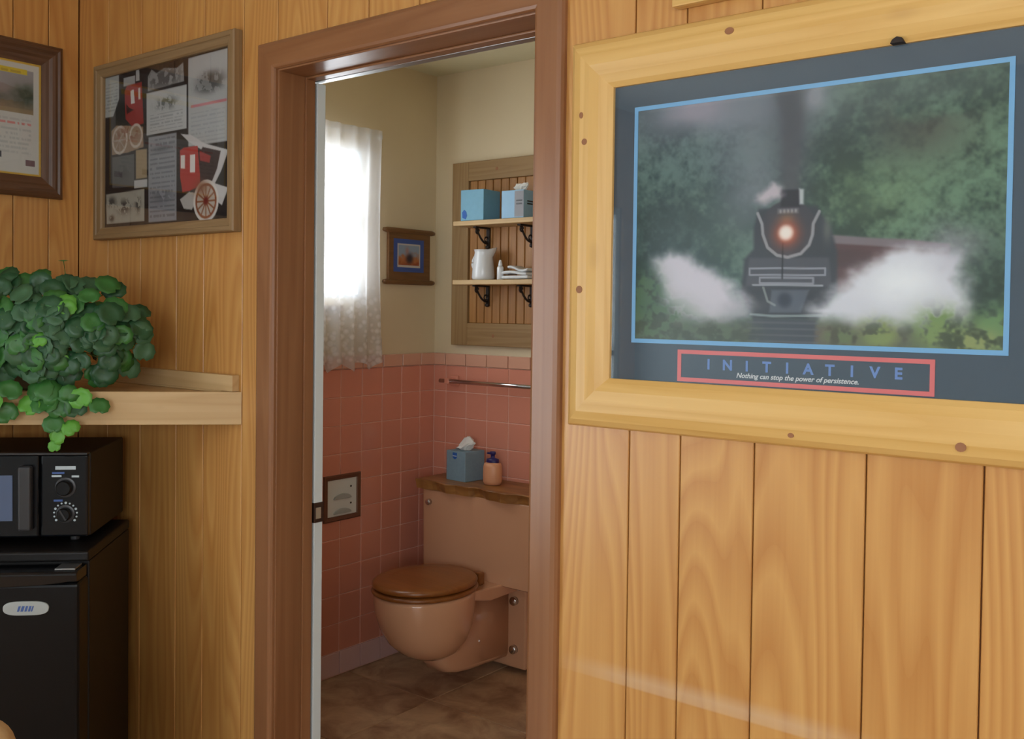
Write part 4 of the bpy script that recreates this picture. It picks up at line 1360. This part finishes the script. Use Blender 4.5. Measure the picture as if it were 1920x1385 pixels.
for j in range(nz_):
    for i in range(nx_):
        a = j * (nx_ + 1) + i
        F.append((a, a + 1, a + nx_ + 2, a + nx_ + 1))
obj('curtain_sheet', MB().add(V, F), LACE, cu_t, smooth=True, local=True)
cr = thing('curtain_rod', 'thin white curtain rod above the bathroom window', 'curtain rod', (BX, 2.36, 2.09), PI / 2)
obj('rod', MB().tube([(-.57, -.024, .002), (.368, -.024, .002)], .003, 8), ENAMEL, cr, smooth=True, local=True)
for x in (-.568, .366):
    obj('rod_bracket', MB().box(x - .004, x + .004, -.028, -.001, -.006, .010), ENAMEL, cr, .001, local=True)
sl = thing('window_ledge_block', 'short brown wooden block under the bathroom window sill', 'wood block', (BX, 2.47, 1.409), PI / 2)
obj('block', MB().box(-.07, .068, -.022, -.0005, 0, .018), SHELFWOOD_X, sl, .002, local=True)

# ================================================================ FRIDGE AND MICROWAVE (set across the corner)
A45 = PI / 4
s_ = Vector((math.cos(A45), math.sin(A45), 0)); n_ = Vector((math.sin(A45), -math.cos(A45), 0))
Rb = Vector((-2.605, 1.528, 0))
FWD, FDP = .478, .45
fc = Rb - s_ * (FWD / 2) + n_ * (FDP / 2)
fr = thing('mini_fridge', 'black compact fridge standing across the corner under the microwave', 'fridge', (fc.x, fc.y, 0), A45)
hx, hy = FWD / 2, FDP / 2
obj('cabinet', MB().box(-hx, hx, -hy + .085, hy, .025, .775), BLACKTEX, fr, .004, 2, local=True)
obj('top_panel', MB().box(-hx - .002, hx + .002, -hy + .070, hy, .776, .802), BLACKTEX, fr, .006, 3, local=True)
fd = obj('door', MB().box(-hx, hx, -hy + .002, -hy + .080, .05, .742), BLACK, fr, .010, 3, local=True)
# curved pull along the top of the door
mb = MB()
pl = []
for k in range(25):
    u = k / 24
    x = -hx + .004 + u * (FWD - .008)
    zt = .770 - .0 * u
    zb = .742 - .012 * math.sin(PI * min(1, max(0, (u - .05) / .9))) ** .6
    pl.append((x, zb, zt))
rings = [[(x, -hy - .002, zb + .004), (x, -hy - .004, zt - .006), (x, -hy + .004, zt), (x, -hy + .075, zt), (x, -hy + .075, zb), (x, -hy + .02, zb)] for x, zb, zt in pl]
mb.loft(rings)
obj('door_grip', mb, BLACKGLOSS, fd, .002, 2, local=True)
obj('hinge', MB().box(hx - .06, hx - .012, -hy + .012, -hy + .065, .7705, .775), STEEL, fr, .001, local=True)
bd = [(.053 * math.copysign(abs(math.cos(a)) ** .55, math.cos(a)), .017 * math.copysign(abs(math.sin(a)) ** .8, math.sin(a))) for a in [2 * PI * k / 40 for k in range(40)]]
bxc, bzc = hx - .122, .683
bdg = obj('badge', MB().prism_y([(x + bxc, z + bzc) for x, z in bd], -hy - .002, -hy + .004), BADGE, fd, .0012, 2, local=True, label='silver oval badge with blue mark')
mb = MB()
for k, (x, w) in enumerate(((-.020, .005), (-.012, .006), (-.003, .005), (.005, .005), (.012, .003))):
    mb.prism_y([(bxc + x, bzc - .007), (bxc + x + w, bzc - .007), (bxc + x + w + .004, bzc + .006), (bxc + x + .004, bzc + .006)], -hy - .0028, -hy - .0018)
obj('badge_mark', mb, MARKBLUE, fd, local=True)
for sx in (-1, 1):
    for sy in (-1, 1):
        obj('foot', MB().lathe([(.014, 0), (.016, .004), (.016, .022), (.010, .026)], (sx * (hx - .05), sy * (hy - .11) + .02, 0), 12), GREYPLASTIC, fr, local=True)

MR = Vector((-2.632, 1.525, 0))
MW, MD, MZ0, MZ1 = .46, .325, .820, 1.037
mc = MR - s_ * (MW / 2) + n_ * (MD / 2)
mw = thing('microwave', 'black microwave with two dials sitting on the compact fridge', 'microwave', (mc.x, mc.y, .803), A45)
hx, hy = MW / 2, MD / 2
b0, b1 = MZ0 - .803, MZ1 - .803
obj('case', MB().box(-hx, hx, -hy + .022, hy, b0, b1), BLACKTEX, mw, .004, 2, local=True)
FYM = -hy
cpn = obj('control_panel', MB().box(hx - .118, hx - .001, FYM + .003, FYM + .021, b0 + .002, b1 - .004), BLACKGLOSS, mw, .006, 3, local=True)
md = obj('door', MB().box(-hx + .001, hx - .121, FYM + .001, FYM + .021, b0 + .002, b1 - .004), BLACKGLOSS, mw, .005, 3, local=True)
obj('door_window', MB().box(-hx + .045, hx - .184, FYM - .0012, FYM + .002, b0 + .045, b1 - .055), DOORGLASS, md, .001, local=True, label='smoked viewing window with a bluish reflection in its colour')
obj('door_handle', MB().box(hx - .166, hx - .134, FYM - .020, FYM + .002, b0 + .022, b1 - .030), GREYPLASTIC, md, .006, 3, local=True)
obj('top_trim', MB().box(-hx + .002, hx - .002, FYM - .002, FYM + .020, b1 - .0035, b1 + .002), GREYPLASTIC, mw, .0015, local=True)
kx = hx - .056
for zc, r in ((b0 + .130, .0215), (b0 + .062, .019)):
    obj('dial_ring', MB().disc_y((kx, FYM + .0035, zc), r + .004, .004, 28), GREYPLASTIC, cpn, smooth=False, local=True)
    kb = obj('dial_knob', MB().disc_y((kx, FYM, zc), r - .002, .018, 24), BLACK, cpn, local=True)
# pale printed marks
def pm(x, z, w, h, mat=MARK):
    obj('printed_mark', MB().box(kx + x - w / 2, kx + x + w / 2, FYM + .0018, FYM + .0036, b0 + z - h / 2, b0 + z + h / 2), mat, cpn, local=True)
pm(0, .180, .050, .009); pm(-.018, .167, .030, .005, MARKBLUE); pm(-.022, .159, .024, .005); pm(.024, .158, .018, .005); pm(-.018, .096, .022, .005, MARKBLUE)
for k in range(13):
    a = math.radians(215 - k * 21)
    x, z = .028 * math.cos(a), .062 + .028 * math.sin(a)
    obj('printed_dot', MB().disc_y((kx + x, FYM + .0036, b0 + z), .0032 if k % 3 == 0 else .0024, .002, 10), MARK, cpn, local=True)
obj('dial_pointer', MB().prism_y([(kx - .010, b0 + .074), (kx - .006, b0 + .076), (kx + .009, b0 + .050), (kx + .005, b0 + .048)], FYM - .0195, FYM - .0175), GREYPLASTIC, cpn, local=True)
for sx in (-1, 1):
    for sy in (-1, 1):
        obj('foot', MB().lathe([(.011, 0), (.012, .003), (.012, .018)], (sx * (hx - .05), sy * (hy - .06), 0.0005), 12), GREYPLASTIC, mw, local=True)

# ================================================================ CORNER SHELF AND PLANT
cs = thing('corner_shelf', 'pale pine corner shelf with deep front board under the plant', 'shelf', (LX, FY, 1.112))
LEG = .832
T45 = .022 * math.sqrt(2)
obj('shelf_board', MB().prism_z([(LX + .002, FY - .002), (LX + LEG - T45 - .003, FY - .002), (LX + .002, FY - LEG + T45 + .003)], 1.172, 1.192), RAWPINE, cs, .001)
mb = MB().prism_z([(LX + LEG - T45, FY - .001), (LX + LEG, FY - .001), (LX + .001, FY - LEG), (LX + .001, FY - LEG + T45)], 1.112, 1.197)
fb0 = wloc(cs)
mb.v = [tuple(Matrix.Rotation(-A45, 3, 'Z') @ (Vector(p) - fb0)) for p in mb.v]
fb = obj('front_board', mb, RAWPINE, cs, .0015, local=True)
fb.rotation_euler = (0, 0, A45)
obj('wall_cleat', MB().box(LX + .022, LX + LEG - .012, FY - .022, FY - .001, 1.198, 1.240).box(LX + .022, LX + LEG - .06, FY - .022, FY - .001, 1.1925, 1.198), RAWPINE, cs, .001)
obj('wall_cleat', MB().box(LX + .001, LX + .021, FY - LEG + .06, FY - .001, 1.1925, 1.240), RAWPINE, cs, .001)

PLC = Vector((-2.645, 1.275, 1.1925))
pp = thing('potted_plant', 'bushy green trailing plant with round leaves on the corner shelf', 'plant', tuple(PLC))
obj('pot', MB().lathe([(.070, 0), (.078, .004), (.095, .10), (.098, .105), (.102, .106), (.102, .122), (.094, .122), (.090, .108)], n=28), POT, pp, smooth=False, local=True)
obj('soil', MB().lathe([(.080, .095), (.089, .104), (.04, .110)], n=20), SOIL, pp, local=True)


def leaf_mesh(k):
    r = random.Random(100 + k)
    n = 20
    mb = MB()
    Vv = [(0, .12, 0)]
    cup = r.uniform(.10, .30) * (1 if k != 2 else -.6)
    for ring, rad in enumerate((.5, 1.0)):
        for i in range(n):
            a = 2 * PI * i / n + PI / 2
            sc = rad * (1 + (.045 * math.cos(10 * a) if ring else 0))
            notch = 1 - .30 * math.exp(-((math.atan2(math.sin(a + PI / 2), math.cos(a + PI / 2))) / .28) ** 2) * ring
            x, y = sc * notch * math.cos(a) * 1.04, sc * notch * math.sin(a) * .98
            z = cup * (rad ** 2) + .05 * ring * math.sin(3 * a + k)
            if abs(x) < .06:
                z -= .05
            Vv.append((x, y, z))
    Fv = []
    for i in range(n):
        j = (i + 1) % n
        Fv.append((0, 1 + i, 1 + j))
        Fv.append((1 + i, 1 + n + i, 1 + n + j, 1 + j))
    # thin underside so that the blade has a thickness
    off = len(Vv)
    Vv += [(x, y, z - .035) for x, y, z in Vv]
    Fv += [tuple(off + q for q in reversed(f)) for f in Fv[:]]
    for i in range(n):
        j = (i + 1) % n
        Fv.append((1 + n + j, 1 + n + i, off + 1 + n + i, off + 1 + n + j))
    mb.add(Vv, Fv)
    me = mesh_from(mb, 'leaf', 0, 1, True)
    return me


LM = []
for k in range(4):
    base = leaf_mesh(k)
    row = []
    for m_ in LEAFS:
        me = base.copy()
        me.materials.append(m_)
        row.append(me)
    LM.append(row)

stems = MB()
r = random.Random(42)
latv, depv = -Vector((math.cos(yaw), math.sin(yaw), 0)), Vector((math.sin(yaw), -math.cos(yaw), 0))   # along the shelf front, out of the corner
lat = Vector((-.707, -.707, 0)); dep = Vector((.707, -.707, 0))
PC = Vector((-2.580, 1.240, 1.345))


def put_leaf(pos, nrm, size, mi, spin=None):
    nrm = Vector(nrm).normalized()
    # petiole side of the leaf points up, the tip hangs down
    upv = Vector((0, 0, 1))
    y = (-(upv - nrm * upv.dot(nrm)))
    if y.length < .05:
        y = Vector((r.uniform(-1, 1), r.uniform(-1, 1), 0))
    y.normalize()
    y = -y
    ang = spin if spin is not None else r.gauss(0, .6)
    y = Matrix.Rotation(ang, 3, nrm) @ y
    x = y.cross(nrm)
    M = Matrix((x, y, nrm)).transposed()
    link_mesh('leaf', LM[r.randrange(4)][mi], pp, Vector(pos) - PLC, M.to_euler(), (size, size, size))


def inside(p):
    return p.x > LX + .045 and p.y < FY - .05


cnt = 0
tries = 0
while cnt < 245 and tries < 4000:
    tries += 1
    dl, dz = r.uniform(-1, 1), r.uniform(-1, 1)
    e_ = abs(dl) ** 2.6 + abs(dz) ** 2.6
    if e_ > 1:
        continue
    dd = math.sqrt(1 - e_) * (1 if r.random() < .82 else -.8)
    k = r.uniform(.88, 1.02)
    lump = 1 + .07 * math.sin(dl * 8 + 1) * (dz > 0)
    p = PC + lat * (.305 * dl * k) + dep * (.165 * dd * k) + Vector((0, 0, .148 * dz * k * lump))
    if not inside(p) or p.z < 1.232:
        continue
    nr = lat * dl * .8 + dep * (dd * 1.0 + .75) + Vector((0, 0, dz * .7 + .35)) + Vector((r.gauss(0, .3), r.gauss(0, .3), r.gauss(0, .25)))
    size = r.uniform(.025, .034)
    q = r.random()
    mi = 0 if q < .38 else (1 if q < .68 else (2 if q < .90 else 3))
    if mi == 3:
        size *= .75
    put_leaf(p, nr, size, mi)
    a = PLC + Vector((r.uniform(-.06, .06), r.uniform(-.06, .06), .10))
    mid = (a + p) / 2 + Vector((0, 0, .03))
    stems.tube([a, mid, p], .0014, 5)
    cnt += 1
# shoots that trail over the front board (distance along the shelf front from its wall end, height, how far out)
FR0 = Vector((LX + LEG, FY, 0))
for d_, z, out, size, mi in ((.585, 1.195, .02, .026, 3), (.545, 1.190, .028, .028, 2), (.50, 1.198, .02, .026, 3), (.46, 1.20, .02, .027, 2), (.42, 1.19, .025, .026, 3), (.375, 1.188, .015, .024, 3), (.345, 1.165, .02, .020, 2),
                               (.47, 1.160, .03, .028, 2), (.51, 1.155, .026, .026, 3), (.56, 1.150, .02, .026, 3), (.43, 1.150, .03, .026, 2), (.405, 1.165, .02, .022, 1), (.45, 1.128, .03, .024, 2), (.425, 1.120, .028, .020, 3),
                               (.455, 1.095, .03, .021, 3), (.447, 1.075, .028, .016, 3), (.62, 1.19, .02, .026, 3), (.66, 1.175, .025, .026, 2), (.60, 1.165, .026, .026, 3), (.64, 1.15, .02, .024, 2)):
    p = FR0 + lat * d_ + dep * (out + .012 + r.uniform(-.004, .012)) + lat * r.uniform(-.014, .014) + Vector((0, 0, z + r.uniform(-.012, .012)))
    size *= r.uniform(.85, 1.25)
    mi = mi if r.random() < .7 else 2
    put_leaf(p, dep * 1.0 + Vector((0, 0, .25)) + Vector((r.gauss(0, .25), r.gauss(0, .25), r.gauss(0, .2))), size, mi, r.gauss(0, .5))
stems.tube([PLC + Vector((.03, -.03, .11)), FR0 + lat * .47 + dep * (-.02) + Vector((0, 0, 1.225)), FR0 + lat * .46 + dep * .015 + Vector((0, 0, 1.205)), FR0 + lat * .46 + dep * .020 + Vector((0, 0, 1.15)), FR0 + lat * .45 + dep * .022 + Vector((0, 0, 1.08))], .002, 6)
stems.tube([PC + lat * -.09 + dep * .05 + Vector((0, 0, .08)), PC + lat * -.10 + dep * .06 + Vector((0, 0, .15)), PC + lat * -.095 + dep * .06 + Vector((0, 0, .185))], .0014, 5)
put_leaf(PC + lat * -.095 + dep * .06 + Vector((0, 0, .187)), (0.1, -.1, 1), .012, 2)
so = obj('stems', stems, STEM, pp, smooth=True)
so['kind'] = 'stuff'

# ================================================================ CHAIR AT THE LOWER LEFT CORNER
ch = thing('chair', 'tan upholstered chair whose rounded back corner shows at the lower left', 'chair', (-1.66, .55, -.0), math.radians(38))
hw = .21
def pad(w, y0, y1, z0, z1, rr_):
    pts_ = rrect(-w, w, z0, z1, rr_, 6)
    R = []
    for y, k in ((y0, .94), (y0 + .012, .99), ((y0 + y1) / 2, 1.0), (y1 - .012, .99), (y1, .94)):
        R.append([(x * k, y, (z0 + z1) / 2 + (z - (z0 + z1) / 2) * k) for x, z in pts_])
    return MB().loft(R)
obj('backrest', pad(hw, -.02, .045, .50, .785, .045), TANCLOTH, ch, smooth=True, local=True)
sp_ = rrect(-hw, hw, -.44, 0, .05, 6)
obj('seat', MB().loft([[(x * k, (y + .22) * k - .22, z) for x, y in sp_] for z, k in ((.42, .95), (.43, 1), (.47, 1), (.482, .95))]), TANCLOTH, ch, smooth=True, local=True)
for sx in (-1, 1):
    obj('leg', MB().tube([(sx * .18, -.40, .0), (sx * .17, -.39, .425)], [.013, .018], 10), WALNUT_Z, ch, smooth=True, local=True)
    obj('leg', MB().tube([(sx * .18, .03, .0), (sx * .17, .012, .425), (sx * .165, .012, .56)], [.013, .018, .014], 10), WALNUT_Z, ch, smooth=True, local=True)
